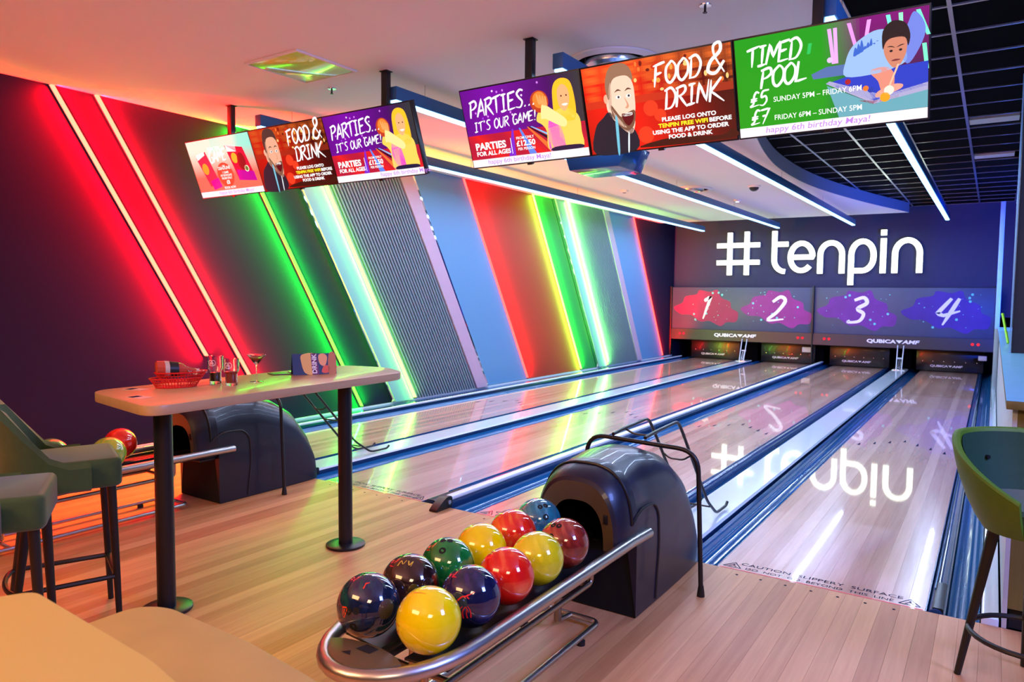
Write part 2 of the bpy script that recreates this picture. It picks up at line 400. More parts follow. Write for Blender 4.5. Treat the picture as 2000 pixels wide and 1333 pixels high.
# ================================================================ LANES
LX = [-5.088, -3.324, -1.764, 0.0]; LW = 1.054; YE = 14.6
LN = ['beside the coloured wall', 'second from the coloured wall', 'right of the thin centre rail', 'nearest the bar counter on the right']
LANES = []
def gutter(x0, x1, par):
    n = 20; prof = []
    for i in range(n + 1):
        t = i / n; zz = -.085 * math.sin(PI * t) ** .55
        if 3 < i < 17 and i % 4 == 0: zz += .010
        prof.append((x0 + (x1 - x0) * t, zz))
    mb = MB(); ys = [0, 5, 10, YE]
    mb.sheet([[(p[0], y, p[1]) for p in prof] for y in ys])
    mb.sheet([[(p[0], 0, -.12) for p in prof], [(p[0], 0, p[1]) for p in prof]])
    return obj('gutter', mb, M_GUT, par, smooth=True, fixn=False)
gaps = {0: ((-5.30, -5.088), (-4.034, -3.84)), 1: ((-3.52, -3.324), (-2.27, -2.06)), 2: ((-1.965, -1.764), (-.71, -.505)), 3: ((-.20, 0.0), (1.054, 1.285))}
for i, lx in enumerate(LX):
    t = thing('bowling_lane', (lx + LW / 2, 0, 0), 'glossy pale maple bowling lane ' + LN[i], 'bowling lane')
    LANES.append(t); nb = 13; bw = LW / nb
    for j in range(nb): obj('board', MB().box(lx + j * bw + .0003, lx + (j + 1) * bw - .0003, .0, 14.6, -.03, 0), W_LANE, t)
    obj('lane_edge', MB().box(lx - .006, lx - .0002, 0, 14.6, -.05, .001).box(lx + LW + .0002, lx + LW + .006, 0, 14.6, -.05, .001), M_GUT2, t)
    for a, b in gaps[i]: gutter(a, b, t)
    obj('foul_line', MB().box(lx + .01, lx + LW - .01, .004, .015, .0001, .0008), M_TEXTR, t, label='thin red foul line')
    mb = MB(); put = lambda a, b: (a, b, .0010); cx = lx + LW / 2
    text(mb, 'CAUTION  SLIPPERY  SURFACE', cx, .095, .055, put, sx=1.12); text(mb, 'DO  NOT  GO  BEYOND  THIS  LINE', cx, .035, .045, put, sx=1.05)
    for s in (-1, 1):
        c0 = cx + s * .455; tri = [(c0 - .05, .035), (c0 + .05, .035), (c0, .115)]
        for a, b in zip(tri, tri[1:] + tri[:1]): stroke(mb, [a, b], .006, put)
        stroke(mb, [(c0 - .02, .045), (c0, .07), (c0 + .02, .05)], .008, put); mb.poly([put(*p) for p in arc(c0 + .002, .082, .007, 0, 330, 8)])
    obj('foul_line_lettering', mb, M_TEXTB, t, fixn=False, kind='stuff')
    for q in range(7):
        ax = lx + LW * (q + 1) / 8; ay = 4.78 - .15 * abs(q - 3)
        obj('aiming_arrow', MB().poly([(ax - .014, ay, .0012), (ax + .014, ay, .0012), (ax, ay + .15, .0012)]), M_TEXTB, t, fixn=False)
    mb = MB()
    for q in range(7): mb.poly([(*p, .0012) for p in arc(lx + LW * (q + 1) / 8, -.07, .008, 0, 330, 8)])
    obj('approach_dots', mb, M_TEXTB, t, fixn=False, kind='stuff')
# bumper rails folded in the gutters
def bumper(x0, x1, par):
    t = obj('bumper_rail', MB().prism(round_poly([(x0, -.05), (x1, -.05), (x1, -.004), (x1 - .02, .012), (x0 + .02, .012), (x0, -.004)], .008, 3), 'y', .02, 14.4), M_GUT2, par, smooth=True)
    obj('rail_edge', MB().box(x0 + .012, x0 + .018, .3, 14.4, .012, .022), M_GUT, t)
    obj('end_sleeve', MB().prism(round_poly([(x0 + .016, -.03), (x1 + .002, -.03), (x1 + .002, .018), (x0 + .016, .018)], .01, 3), 'y', .03, .42), M_BLACK, t, smooth=True)
bumper(-2.255, -2.165, LANES[1])
bumper(1.066, 1.13, LANES[3])
bumper(-.70, -.64, LANES[2])
# dividers
def divider(x0, x1, y0, label):
    t = thing('lane_divider', ((x0 + x1) / 2, y0, 0), label, 'lane divider')
    obj('cap', MB().prism([(x0, .030), (x0 + .012, .045), (x1 - .012, .045), (x1, .030)], 'y', y0, 13.6), M_CAP, t)
    obj('skirt', MB().box(x0 + .012, x1 - .012, y0, 13.6, -.1, .03), M_GUT2, t)
    obj('end_block', MB().prism(round_poly([(y0 - .12, -.0), (y0 + .02, .0), (y0 + .02, .062), (y0 - .04, .062)], .02, 4), 'x', x0 - .004, x1 + .004), M_BLACK, t, smooth=True)
    return t
divider(-3.825, -3.54, .10, 'wide pale lane divider between the first and second lanes from the wall')
divider(-.50, -.205, .12, 'wide pale lane divider running back from the front ball return')
t = thing('centre_rail', (-2.03, 0, 0), 'thin aluminium rail with a black rounded foot between the two middle lanes', 'rail')
obj('rail_cap', MB().prism(round_poly([(-2.062, .045), (-1.998, .045), (-1.998, .078), (-2.062, .078)], .012, 4), 'y', .0, 14.0), mat('white_rail_cap', (.85, .88, .92), .3, var=.03), t, smooth=True)
obj('rail_web', MB().box(-2.048, -2.007, 0, 14.0, -.09, .046), M_GUT2, t)
obj('foot', MB().prism(round_poly([(-.17, .0), (.03, .0), (.03, .085), (-.03, .09), (-.12, .04)], .03, 5), 'x', -2.062, -1.993), M_BLACK, t, smooth=True)
obj('bolt', MB().tube([(-1.993, -.01, .045), (-1.985, -.01, .045)], .016, 12), M_ALU, t, smooth=True)
t = thing('end_ledge', (-5.45, 0, 0), 'low dark kerb with a pale rail along the foot of the coloured wall', 'ledge')
obj('kerb', MB().box(-5.59, -5.335, -1.2, 13.6, -.11, .055), M_GUT2, t)
obj('rail_cap', MB().prism(round_poly([(-5.335, .04), (-5.30, .04), (-5.30, .07), (-5.335, .07)], .01, 3), 'y', -1.2, 13.6), M_CAP, t, smooth=True)
obj('back_strip', MB().box(-5.592, -5.57, -1.2, 13.6, .055, .075), M_CAP, t)
t = thing('end_capping', (1.33, 0, 0), 'pale capping strip between the right gutter and the counter', 'capping')
obj('cap', MB().box(1.290, 1.362, .0, 13.6, -.1, .035), M_CAP, t, bevel=.006)

# ================================================================ PIN DECK MASKING
def dpanel(x0, x1, col, lab):
    t = thing('masking_unit', ((x0 + x1) / 2, 13.5, 0), lab, 'masking unit')
    ym = 13.5
    obj('upper_panel', MB().box(x0, x1, ym, ym + .05, .755, 1.80), mat('masking_blue_black', (.055, .07, .13), .45, var=.1), t, bevel=.006)
    obj('lower_fascia', MB().prism([(ym - .06, .50), (ym - .035, .755), (ym + .05, .755), (ym + .05, .48)], 'x', x0, x1), mat('masking_fascia_black', (.020, .018, .030), .4), t)
    return t
LC = [x + LW / 2 for x in LX]
u1 = dpanel(-5.545, -2.175, 0, 'dark masking unit with a magenta painted 1 and 2 above the left pair of lanes')
u2 = dpanel(-2.145, 1.30, 0, 'dark masking unit with a purple painted 3 and 4 above the right pair of lanes')
M_SPL = [mat('splash_magenta', h(150, 8, 86), .5, var=.3, scale=4), mat('splash_purple', h(135, 35, 130), .5, var=.3, scale=4), mat('splash_violet', h(100, 40, 135), .5, var=.3, scale=4), mat('splash_indigo', h(60, 35, 140), .5, var=.3, scale=4)]
M_DOT = mat('mint_spatter', (.12, .62, .6), .5, var=0); M_REDDOT = emi('red_indicator', (1, .03, .06), 1.2)
nx = [-4.70, -3.02, -1.29, .41]
for i in range(4):
    u = (u1, u1, u2, u2)[i]; cx = nx[i]; yy = 13.497
    pts = spline([(-.80, -.02), (-.58, .10), (-.50, .26), (-.22, .32), (-.15, .42), (.12, .38), (.30, .43), (.40, .24), (.62, .14), (.66, -.02), (.82, -.12), (.78, -.34), (.55, -.36), (.40, -.46), (.12, -.34), (-.10, -.36), (-.35, -.20), (-.62, -.18)], 5, True)
    obj('colour_splash', MB().poly([(cx + p[0], yy, 1.31 + p[1]) for p in pts]), M_SPL[i], u, fixn=False)
    mb = MB(); rnd = random.Random(i + 3)
    for q in range(22):
        a, b, r = rnd.uniform(-.62, .72), rnd.uniform(-.36, .42), rnd.choice([.006, .008, .012, .026])
        mb.poly([(cx + a + p[0], 13.4955, 1.31 + b + p[1]) for p in arc(0, 0, r, 0, 324, 9)])
    obj('paint_spatter', mb, M_DOT, u, fixn=False, kind='stuff')
    mb = MB(); brush(mb, '1234'[i], cx - .16, 1.02, .40, lambda a, b: (a, 13.493, b), None, wgt=.19, slant=.16)
    obj('number', mb, M_WHITE, u, fixn=False, label='brush-painted white ' + '1234'[i])
for u, cx in ((u1, -3.84), (u2, -.43)):
    mb = MB(); put = lambda a, b: (a, 13.4445 + (b - .6) * .1, b)
    text(mb, 'QUBICA', cx - .03, .60, .105, put, bold=.004, sx=1.45, align='RIGHT'); text(mb, 'AMF', cx + .10, .60, .105, put, bold=.004, sx=1.5, shear=.2, align='LEFT')
    mb.poly([put(cx - .03, .668), put(cx + .11, .668), put(cx + .04, .60)])
    mb.box
    obj('logo_lettering', mb, mat('logo_white', (.8, .82, .9), .4, var=0), u, fixn=False, kind='stuff')
    for q in (-1, 1):
        for e in (-.05, .05):
            obj('indicator_light', MB().tube([(cx + q * 1.42 + e, 13.44, .64), (cx + q * 1.42 + e, 13.47, .64)], .030, 12), M_REDDOT, u, smooth=True)
t = u1
obj('centre_post', MB().box(-2.174, -2.146, 13.42, 13.56, 0.02, 1.84), M_BLACK, t, bevel=.005)
obj('bracket', MB().box(-2.40, -2.18, 13.60, 13.66, .30, .42), mat('pale_box', (.6, .6, .58), .5), t, bevel=.01)
t = u2
obj('end_post', MB().box(1.302, 1.345, 13.44, 13.56, .08, 1.82), M_BLACK, t, bevel=.004)
obj('sensor_box', MB().box(1.05, 1.20, 13.60, 13.66, .30, .40), mat('pale_box', (.6, .6, .58), .5), t, bevel=.01)
t = u1
obj('end_post', MB().box(-5.595, -5.55, 13.44, 13.56, .08, 1.82), M_BLACK, t, bevel=.004)
# sweep boards in front of the pins, one per lane
for i, cx in enumerate(LC):
    t = thing('pin_sweep', (cx, 13.95, 0), 'glossy black pin sweep board under the ' + ['magenta painted digit one by the coloured wall', 'painted digit two', 'purple painted digit three right of the centre post', 'indigo painted digit four beside the counter'][i], 'pin sweep')
    obj('board', MB().box(cx - .62, cx + .62, 13.95, 13.99, .012, .50), mat('sweep_gloss_black', (.006, .006, .008), .3, coat=.1), t, bevel=.008)
    mb = MB(); put = lambda a, b: (a, 13.946, b)
    text(mb, 'QUBICA', cx - .02, .10, .062, put, bold=.002, sx=1.45, align='RIGHT'); text(mb, 'AMF', cx + .06, .10, .062, put, bold=.002, sx=1.5, shear=.2, align='LEFT')
    mb.poly([put(cx - .015, .14), put(cx + .06, .14), put(cx + .02, .10)])
    obj('logo_lettering', mb, mat('logo_white', (.8, .82, .9), .4, var=0), t, fixn=False, kind='stuff')
    mb = MB()
    for q in range(6): mb.tube([(cx - .5 + q * .2, 13.942, .22), (cx - .5 + q * .2, 13.951, .22)], .008, 8)
    obj('rivets', mb, M_ALU, t, kind='stuff')
obj('wall_pit', MB().box(XW, 4.4, 14.7, 14.8, -.18, 1.25), M_VOID, kind='structure')
obj('wall_pit_side', MB().box(-3.83, -3.53, 14.02, 14.69, .004, .75), M_VOID, kind='structure')
obj('wall_pit_side', MB().box(-2.25, -2.0, 14.02, 14.69, .02, .75), M_VOID, kind='structure')
obj('wall_pit_side', MB().box(-.5, -.2, 14.02, 14.69, .004, .75), M_VOID, kind='structure')
for cx, lab in ((-3.68, 'pale ball lift ladder at the far end of the left wide divider'), (-.355, 'pale ball lift ladder at the far end of the right wide divider')):
    t = thing('lift_ladder', (cx, 13.3, .05), lab, 'ladder')
    for s in (-1, 1): obj('side_rail', MB().tube([(cx + s * .05, 13.2, .058), (cx + s * .058, 13.425, .56)], .011, 8), M_CAP, t, smooth=True)
    obj('rung', MB().box(cx - .052, cx + .052, 13.38, 13.40, .27, .30), M_CAP, t)
    for s in (-.4, .4): obj('inner_rod', MB().tube([(cx + s * .04, 13.2, .058), (cx + s * .04, 13.39, .285)], .007, 8), M_ALU, t, smooth=True)
    obj('foot_plate', MB().box(cx - .12, cx + .12, 13.12, 13.26, .0455, .06), M_ALU, t, bevel=.004)

# ================================================================ SIGN
sign = thing('wall_sign', (-2.2, 13.7, 2.5), 'large glowing white sign reading #tenpin on the dark back wall', 'sign')
SW = .116
def letter(name, paths, w=SW, label=None):
    mb = MB()
    for p in paths: stroke(mb, p, w, lambda a, b, d=0: (a, 13.60 + d, b), depth=.035)
    o = obj(name, mb, E_SIGN, sign, label=label)
    mb = MB()
    for p in paths: stroke(mb, p, w * .94, lambda a, b, d=0: (a, 13.637 + d, b), depth=.08)
    obj('letter_return', mb, mat('sign_return', (.6, .62, .6), .5), o)
letter('sign_letter', [[(-4.155, 2.10), (-4.155, 3.13)], [(-3.745, 2.10), (-3.745, 3.14)], [(-4.47, 2.82), (-3.44, 2.82)], [(-4.47, 2.405), (-3.44, 2.405)]], .115)
letter('sign_letter', [[(-3.10, 3.13), (-3.10, 2.48)] + arc(-2.84, 2.46, .26, 180, 268, 8, .285), [(-3.10, 2.815), (-2.79, 2.815)]])
letter('sign_letter', [[(-2.73, 2.505), (-2.23, 2.505)] + arc(-2.49, 2.51, .245, 2, 318, 30, .315)])
letter('sign_letter', [[(-2.08, 2.12)] + [(-2.08, 2.5)] + arc(-1.85, 2.55, .23, 180, 0, 16, .265)[0:] + [(-1.62, 2.12)]])
letter('sign_letter', [[(-1.43, 1.86), (-1.43, 2.5)] + arc(-1.205, 2.53, .225, 180, 0, 14, .30) + arc(-1.205, 2.47, .225, 0, -90, 8, .29) + [(-1.37, 2.18)]])
letter('sign_letter', [[(-.79, 2.12), (-.79, 2.88)], [(-.79, 2.945), (-.79, 3.065)]])
letter('sign_letter', [[(-.56, 2.12), (-.56, 2.5)] + arc(-.325, 2.54, .235, 180, 0, 16, .285) + [(-.09, 2.12)]])
for i, o in enumerate([c for c in sign.children]): o['label'] = 'glowing ' + ['hash symbol', 'letter t', 'letter e', 'first letter n', 'letter p', 'letter i', 'last letter n'][i]

# ================================================================ COLOURED WALL
SL = .585
def yz(ytop, z): return ytop + SL * (ZC - z)
def slanted(mb, y0, y1, z0, z1, x0, x1):   # parallelogram slab leaning with the strips
    return mb.prism([(yz(y0, z0), z0), (yz(y1, z0), z0), (yz(y1, z1), z1), (yz(y0, z1), z1)], 'x', x0, x1)
def led(ytop, zb, m, col, lab, sides, power=16, w=.028, zt=ZC - .004, x=XW):
    a = Vector((x + .012, yz(ytop, zt), zt)); b = Vector((x + .012, yz(ytop, zb), zb))
    t = thing('led_strip', b, lab, 'led strip')
    mb = MB(); d = w / 2 * 1.16
    mb.prism([(a.y - d, a.z), (a.y + d, a.z), (b.y + d, b.z), (b.y - d, b.z)], 'x', x + .006, x + .024); obj('diffuser', mb, m, t)
    mb = MB(); d2 = d + .008
    mb.prism([(a.y - d2, a.z), (a.y + d2, a.z), (b.y + d2, b.z), (b.y - d2, b.z)], 'x', x + .0005, x + .008); obj('channel', mb, M_ALU, t)
    ax = (b - a); Ln = ax.length; ax.normalize(); nrm = Vector((0, -ax.z, ax.y)).normalized()   # towards +y
    for s, pw_ in zip((-1, 1), sides):
        if pw_ <= 0: continue
        c = (a + b) / 2 + nrm * s * (d + .012) + Vector((.028, 0, 0))
        area('led_side_light', c, nrm * s + Vector((-.18, 0, 0)), Ln, .03, col, power * pw_ * 14, math.radians(125), up=ax)
    return t
RED = (1, .0, .004); GRN = (.0, 1, .02); LIM = (.20, 1, .02)
led(-1.02, .90, E_RED, RED, 'red diagonal led strip, leftmost on the wall', (.9, .7), 26)
led(-.645, .35, E_RED, RED, 'red diagonal led strip, second from the left on the wall', (.45, 1), 24)
led(.745, .09, E_GREEN, GRN, 'green diagonal led strip passing behind the left screens', (1, 1), 8)
def box_feature(yl, yg, ys, yp, ym, lab, plab):
    t = thing('slatted_wall_box', (XW, yz(yl, .08), .08), lab, 'wall panel')
    x0, x1 = XW + .001, XW + .07
    obj('left_panel', slanted(MB(), yl, yg, .08, ZC - .002, x0, x1), M_PANELW, t, label='pale board tinted teal for cyan light')
    obj('slat_backing', slanted(MB(), yg + .07, ys, .08, ZC - .002, x0, x0 + .02), M_SLATBK, t)
    n = int((ys - yg - .08) / .058)
    for i in range(n):
        y = yg + .085 + i * (ys - yg - .085) / n
        obj('slat', slanted(MB(), y, y + .030, .08, ZC - .002, x0 + .02, x0 + .055), M_SLAT, t)
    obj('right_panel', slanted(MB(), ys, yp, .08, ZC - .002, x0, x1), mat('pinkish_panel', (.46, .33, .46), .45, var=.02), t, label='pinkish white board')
    obj('mirror_edge', slanted(MB(), yp, ym, .08, ZC - .002, x0, x1 - .02), M_MIRROR, t)
    obj('mirror_edge', slanted(MB(), yl - .03, yl, .08, ZC - .002, x0, x1 - .01), M_MIRROR, t)
box_feature(1.33, 1.70, 3.22, 3.50, 3.56, 'wide slatted wall box with pale side boards behind the centre of the left wall', '')
box_feature(7.52, 7.86, 9.47, 9.72, 9.76, 'narrower slatted wall box with pale side boards near the far end of the left wall', '')
led(1.735, .10, E_LIME, LIM, 'bright lime led strip edging the wide slatted wall box', (1, .3), 1.1, .05, x=XW + .05)
led(7.90, .10, E_LIME, (.2, 1, .1), 'bright lime led strip edging the far slatted wall box', (.35, 2.4), 2.4, .05, x=XW + .05)
bl = mat('blue_lit_wall_panel', (.10, .27, .50), .5, var=.03, scale=1)  # whitish boards, coloured with the blue light that falls on them
for a, b, lab in ((3.57, 4.79, 'pale blue slanted wall board between the wide slatted box and a red led strip'), (9.77, 11.08, 'pale blue slanted wall board near the far end of the left wall')):
    tag(obj('wall_board', slanted(MB(), a, b, .08, ZC - .002, XW + .001, XW + .008), bl), lab, 'wall board')
rd = mat('red_led_wash_board', (.34, .020, .012), .6, var=.03, scale=1); gd = mat('green_led_wash_board', (.01, .26, .06), .6, var=.03, scale=1)  # red and green LED spill put into the board colours
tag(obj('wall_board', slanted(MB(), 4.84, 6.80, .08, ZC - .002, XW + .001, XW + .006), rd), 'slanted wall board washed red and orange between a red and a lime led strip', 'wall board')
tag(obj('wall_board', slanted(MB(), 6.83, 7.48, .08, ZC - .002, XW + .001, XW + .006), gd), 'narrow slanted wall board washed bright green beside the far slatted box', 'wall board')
led(4.815, .10, E_REDF, RED, 'red diagonal led strip between the pale blue board and the red washed board', (.01, 1), 5)
led(6.815, .10, E_LIME, (.25, 1, .04), 'lime diagonal led strip right of the red washed board', (.55, 1), 3)
led(11.11, .10, E_REDF, RED, 'red diagonal led strip nearest the far corner of the left wall', (.03, 1), 6)

# ================================================================ PENDANT LIGHT BARS
for (bx, y0, y1), lab in zip([(-4.56, .31, 12.85), (-2.84, .30, 12.85), (-1.30, .30, 12.9), (.44, .29, 12.6)],
        ['long slim pendant light bar nearest the coloured wall', 'long slim pendant light bar second from the coloured wall', 'long slim pendant light bar third from the coloured wall', 'long slim pendant light bar below the dark grid ceiling']):
    t = thing('pendant_light_bar', (bx, (y0 + y1) / 2, 3.12), lab, 'pendant light', group='pendant light bars over the lanes')
    obj('housing', MB().box(bx - .042, bx + .042, y0, y1, 3.135, 3.24), mat('navy_bar_housing', (.03, .12, .26), .4), t, bevel=.003)
    obj('diffuser', MB().box(bx - .031, bx + .031, y0 + .01, y1 - .01, 3.118, 3.136), E_BAR, t)
    for q in range(5):
        yy = y0 + .4 + (y1 - y0 - .8) * q / 4
        top = ZC + .002 if inside(bx, yy, outline) else 3.545
        obj('suspension_wire', MB().tube([(bx, yy, 3.24), (bx, yy, top)], .0015, 5), M_BLACK, t)
    area('bar_light', (bx, (y0 + y1) / 2, 3.116), (0, 0, -1), .05, y1 - y0 - .1, (.52, .66, 1), 185)

# ================================================================ SCREENS
WHT = (1, 1, 1); SWD, SHT = .985, .562
def scr_put(layer):
    y = -.0215 - layer * .0005
    return lambda a, b: (a * .965 - .4825, y, b * .543 - .2715)
def A(u): return u * .965
def P2(pts, sm=True, n=4): return spline(pts, n, True) if sm else pts
def blob(mb, pts, col, put, sm=True): mb.poly([put(*p) for p in P2(pts, sm)], h(*col))
def oval(mb, cx, cy, rx, ry, col, put, rot=0, n=20):
    c, s = math.cos(math.radians(rot)), math.sin(math.radians(rot))
    mb.poly([put(cx + rx * math.cos(t) * c - ry * 1.77 * math.sin(t) * s / 1.77, cy + rx * 1.77 * math.cos(t) * s + ry * math.sin(t) * c) for t in [2 * PI * k / n for k in range(n)]], h(*col))
def bg(mb, fn, put, nx=64, ny=36):
    for i in range(nx):
        for j in range(ny):
            u, v = (i + .5) / nx, (j + .5) / ny
            mb.add([put(i / nx, j / ny), put((i + 1) / nx, j / ny), put((i + 1) / nx, (j + 1) / ny), put(i / nx, (j + 1) / ny)], [(0, 1, 2, 3)], fn(u, v))
def mixc(a, b, t): t = max(0, min(1, t)); return tuple(x * (1 - t) + y * t for x, y in zip(a, b))
def lines(mb, rows, put):
    for s, u, v, size, col, bold, al in rows:
        text_flat(mb, s, u, v, size, col, put, bold, al)
def text_flat(mb, s, u, v, size, col, put, bold=.0, al='LEFT', sx=1.0, shear=0):
    vs, fs = text_faces(s, size, bold * size, sx, shear, al)
    mb.add([put(u + p[0] / .965, v + p[1] / .543) for p in vs], fs, h(*col))
def brush_uv(mb, s, u, v, size, put, col=(255, 255, 255), wgt=.13, adv=.86, rise=.05):
    q = lambda a, b: put(a / .965, b / .543)
    brush(mb, s, u * .965, v * .543, size, q, h(*col), wgt=wgt, adv=adv, rise=rise, slant=.14)
def ticker(t, part, right, tail='happy 6th birthday Maya!', sx=1.12, it=0):
    b = MB(); p = scr_put(4); b.poly([p(0, 0), p(1, 0), p(1, .098), p(0, .098)], h(238, 232, 240)); part('ticker_bar', b)
    b = MB(); text_flat(b, tail, right, .028, .047, (190, 130, 225), scr_put(5), .003, 'LEFT', sx, it); part('ticker_lettering', b, True)
def scr_food(t, part, bright):
    k = 1.0 if bright else .62; rnd = random.Random(5)
    def fn(u, v):
        c = mixc(h(60, 6, 4), h(235, 30, 12), .5 + .5 * math.sin(u * 4.2 + 1.1 * v))
        if v > .62: c = mixc(c, h(240, 110, 40), .55 * abs(math.sin(u * 23) * math.sin(v * 31 + u * 5)) + (.25 if v > .8 else 0))
        elif v > .52: c = mixc(c, h(190, 60, 30), .6)
        else: c = mixc(c, h(70, 18, 10), max(0, u - .3) * (1.1 - v))
        return tuple(x * k for x in c)
    b = MB(); bg(b, fn, scr_put(0)); part('picture_backdrop', b)
    b = MB(); p = scr_put(1)
    for q in range(26): oval(b, rnd.uniform(.3, .97), rnd.uniform(.62, .96), rnd.uniform(.008, .02), rnd.uniform(.014, .03), rnd.choice([(250, 160, 70), (255, 120, 50), (200, 50, 20), (110, 20, 10), (250, 200, 120)]), p)
    for c in ((.46, .45, .05), (.52, .36, .04), (.41, .16, .055)): oval(b, c[0], c[1], c[2], c[2] * 1.77, (230, 60, 30), p)
    blob(b, [(.36, .02), (.97, .02), (.97, .12), (.9, .06), (.6, .1)], (60, 20, 10), p)
    part('blurred_bar_lights', b, True)
    b = MB(); p = scr_put(2); skin = (250, 205, 180) if bright else (225, 165, 135)
    blob(b, [(.03, .0), (.05, .30), (.12, .42), (.17, .47), (.25, .34), (.34, .22), (.33, .0)], (22, 30, 44), p)
    blob(b, [(.165, .45), (.17, .62), (.28, .62), (.34, .40), (.335, .26), (.29, .20)], skin, p)
    oval(b, .158, .62, .020, .055, (232, 170, 140), p)
    blob(b, [(.165, .55), (.17, .80), (.22, .90), (.31, .88), (.355, .76), (.36, .58), (.352, .44), (.325, .31), (.285, .27), (.23, .33), (.185, .44)], skin, p)
    p = scr_put(2.4)
    blob(b, [(.17, .52), (.18, .70), (.20, .80), (.195, .60), (.185, .50)], tuple(int(c * .86) for c in skin), p); blob(b, [(.20, .42), (.19, .50), (.225, .40), (.26, .32), (.28, .27), (.235, .31)], tuple(int(c * .8) for c in skin), p)
    blob(b, [(.166, .64), (.160, .78), (.185, .92), (.225, .985), (.285, .995), (.335, .95), (.357, .86), (.355, .79), (.32, .845), (.27, .855), (.225, .835), (.20, .77), (.186, .66), (.178, .61)], (150, 110, 85) if bright else (70, 50, 45), p)
    blob(b, [(.185, .55), (.19, .42), (.23, .30), (.285, .235), (.33, .28), (.352, .40), (.345, .46), (.30, .44), (.25, .40), (.215, .48)], (120, 82, 62), p)
    p = scr_put(2.8)
    blob(b, [(.255, .43), (.30, .425), (.335, .44), (.335, .36), (.30, .29), (.27, .33)], (90, 12, 20), p)
    blob(b, [(.262, .425), (.30, .435), (.33, .435), (.325, .405), (.27, .40)], (250, 245, 240), p)
    for ex in (.245, .318):
        oval(b, ex, .625, .017, .020, (245, 245, 245), p); oval(b, ex + .002, .625, .008, .014, (60, 50, 50), scr_put(3))
        blob(b, [(ex - .024, .68), (ex, .715), (ex + .026, .69), (ex, .695)], (90, 60, 45), p)
    blob(b, [(.285, .62), (.30, .53), (.285, .495), (.305, .49), (.312, .53)], (215, 150, 120), p)
    blob(b, [(.205, .40), (.195, .0), (.21, .0), (.222, .36)], (110, 190, 215), p)
    blob(b, [(.285, .20), (.27, .0), (.28, .0), (.295, .2)], (220, 230, 235), p)
    part('shouting_man_picture', b, True)
    b = MB(); p = scr_put(3.4)
    brush_uv(b, 'FOOD', .49, .64, .088, p, wgt=.17); brush_uv(b, '&', .84, .64, .115, p, wgt=.16)
    brush_uv(b, 'DRINK', .55, .365, .086, p, wgt=.17, adv=.84)
    part('brush_lettering', b, True)
    b = MB()
    for s, v, c in (('PLEASE LOG ONTO', .285, (255, 255, 255)), ('USING THE APP TO ORDER', .150, (255, 255, 255)), ('FOOD & DRINK', .085, (255, 255, 255))):
        text_flat(b, s, .705, v, .034, c, p, .035, 'CENTER', 1.15)
    text_flat(b, 'TENPIN FREE WIFI', .665, .218, .034, (255, 235, 40), p, .035, 'CENTER', 1.15); text_flat(b, 'BEFORE', .835, .218, .034, (255, 255, 255), p, .035, 'LEFT', 1.15)
    part('small_lettering', b, True)
